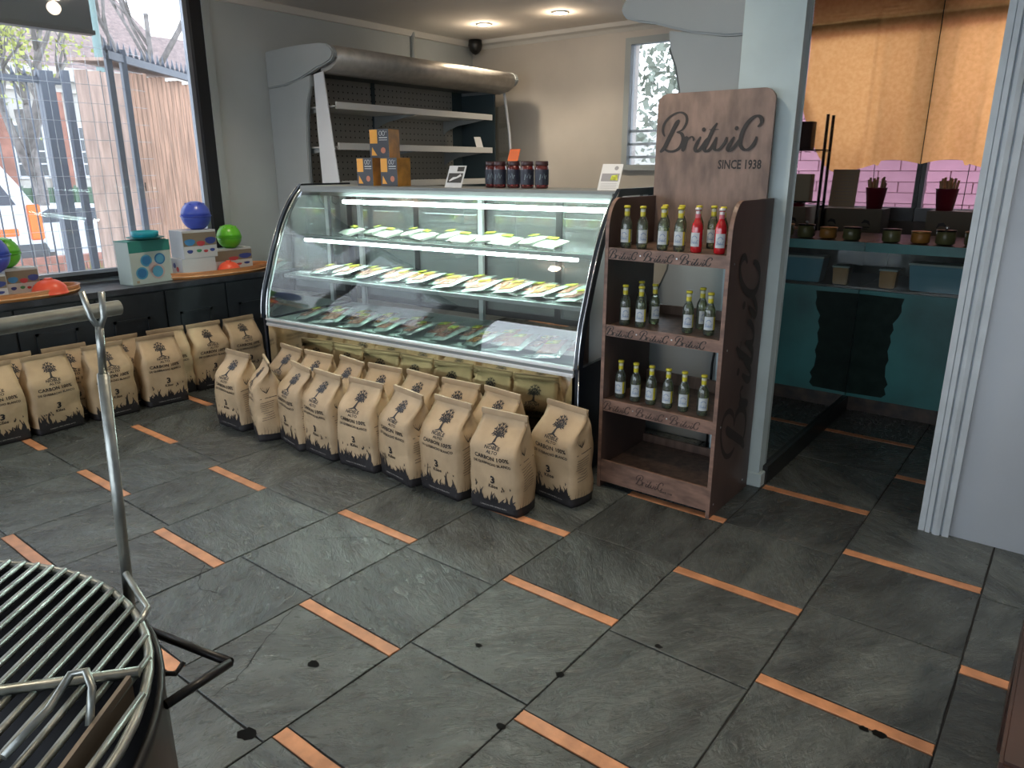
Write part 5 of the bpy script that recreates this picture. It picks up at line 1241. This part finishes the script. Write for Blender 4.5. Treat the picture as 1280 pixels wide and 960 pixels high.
# trees and pole
def tree(x,y,h,r,label,seed,leaves=0):
    t=thing('bare_tree',label,'tree',(x,y,-.35)); mb=MB(); rnd=random.Random(seed); tips=[]
    def br(p,d,ln,rr,dep):
        q=p+d*ln; m2=p+d*ln*.5+Vector((rnd.uniform(-.05,.05)*ln,rnd.uniform(-.05,.05)*ln,0)); mb.tube([p,m2,q],[rr,rr*.85,rr*.7],5 if dep else 7); tips.append(q)
        if dep<4:
            for _ in range(3 if dep else 4):
                nd=(d+Vector((rnd.uniform(-.7,.7),rnd.uniform(-.7,.7),rnd.uniform(-.15,.5)))).normalized(); br(p+d*ln*rnd.uniform(.55,1),nd,ln*rnd.uniform(.5,.72),rr*.55,dep+1)
    br(Vector((0,0,0)),Vector((0,0,1)),h,r,0); mb.build('branches','bark',t)
    if leaves:
        mb=MB()
        for _ in range(leaves):
            p=rnd.choice(tips)+Vector([rnd.gauss(0,.22) for _ in range(3)]); s_=rnd.uniform(.025,.06); a=Vector([rnd.gauss(0,1) for _ in range(3)]).normalized()*s_; b_=Vector([rnd.gauss(0,1) for _ in range(3)]).normalized()*s_
            i=[mb.vert(p-a),mb.vert(p+b_),mb.vert(p+a),mb.vert(p-b_)]; mb.face(i)
        o_=mb.build('foliage','leaf',t); o_['kind']='stuff'
tree(-12.0,5.15,3.6,.10,'bare grey tree with thin twigs right of the green pole',5)
tree(-15.0,4.0,3.0,.16,'large street tree with sparse yellow leaves above the van',8,1500)
tree(-17.5,2.6,2.8,.14,'smaller street tree with yellow green leaves at left',11,1300)
t=thing('street_pole','green street pole rising behind the timber shed','pole',(-12.0,4.25,-.35)); mb=MB(); mb.lathe([(.09,0),(.08,.1),(.055,6.5),(.02,6.55)],12); mb.build('shaft','pole_green',t); mb=MB(); mb.lathe([(.085,3.3),(.085,3.42)],12); mb.build('collar','stone_white',t)
# beyond the back window
def hedge(x,y,label,seed):
    t=thing('leafy_tree',label,'tree',(x,y,-.02)); mb=MB(); mb.tube([(0,0,0),(.1,0,1.6),(0,.1,3.0)],[.12,.09,.05],7); mb.build('trunk','bark',t); rnd=random.Random(seed); mb=MB()
    for _ in range(2600):
        p=Vector((rnd.gauss(0,.8),rnd.gauss(0,.6),2.6+rnd.gauss(0,.75))); s_=rnd.uniform(.04,.09); a=Vector([rnd.gauss(0,1) for _ in range(3)]).normalized()*s_; b_=Vector([rnd.gauss(0,1) for _ in range(3)]).normalized()*s_
        mb.face([mb.vert(p-a),mb.vert(p+b_),mb.vert(p+a),mb.vert(p-b_)])
    o_=mb.build('foliage','leaf_dark',t); o_['kind']='stuff'
hedge(-3.4,9.5,'leafy tree seen through the back window',2)
t=thing('white_boundary_wall','pale boundary wall outside the back window','wall',(0,0,0)); mb=MB(); mb.box(-9,-.7,12,12.2,-.1,2.3); mb.build('panel','stone_white',t)

mb=MB(); mb.tube([(.185,1.60,.80),(.18,1.58,.72),(.17,1.57,.60),(.17,1.57,.45),(.18,1.57,.007)],.006,6); tag(mb.build('power_cable','blackmetal'),'black power cable hanging behind the drinks rack','cable')
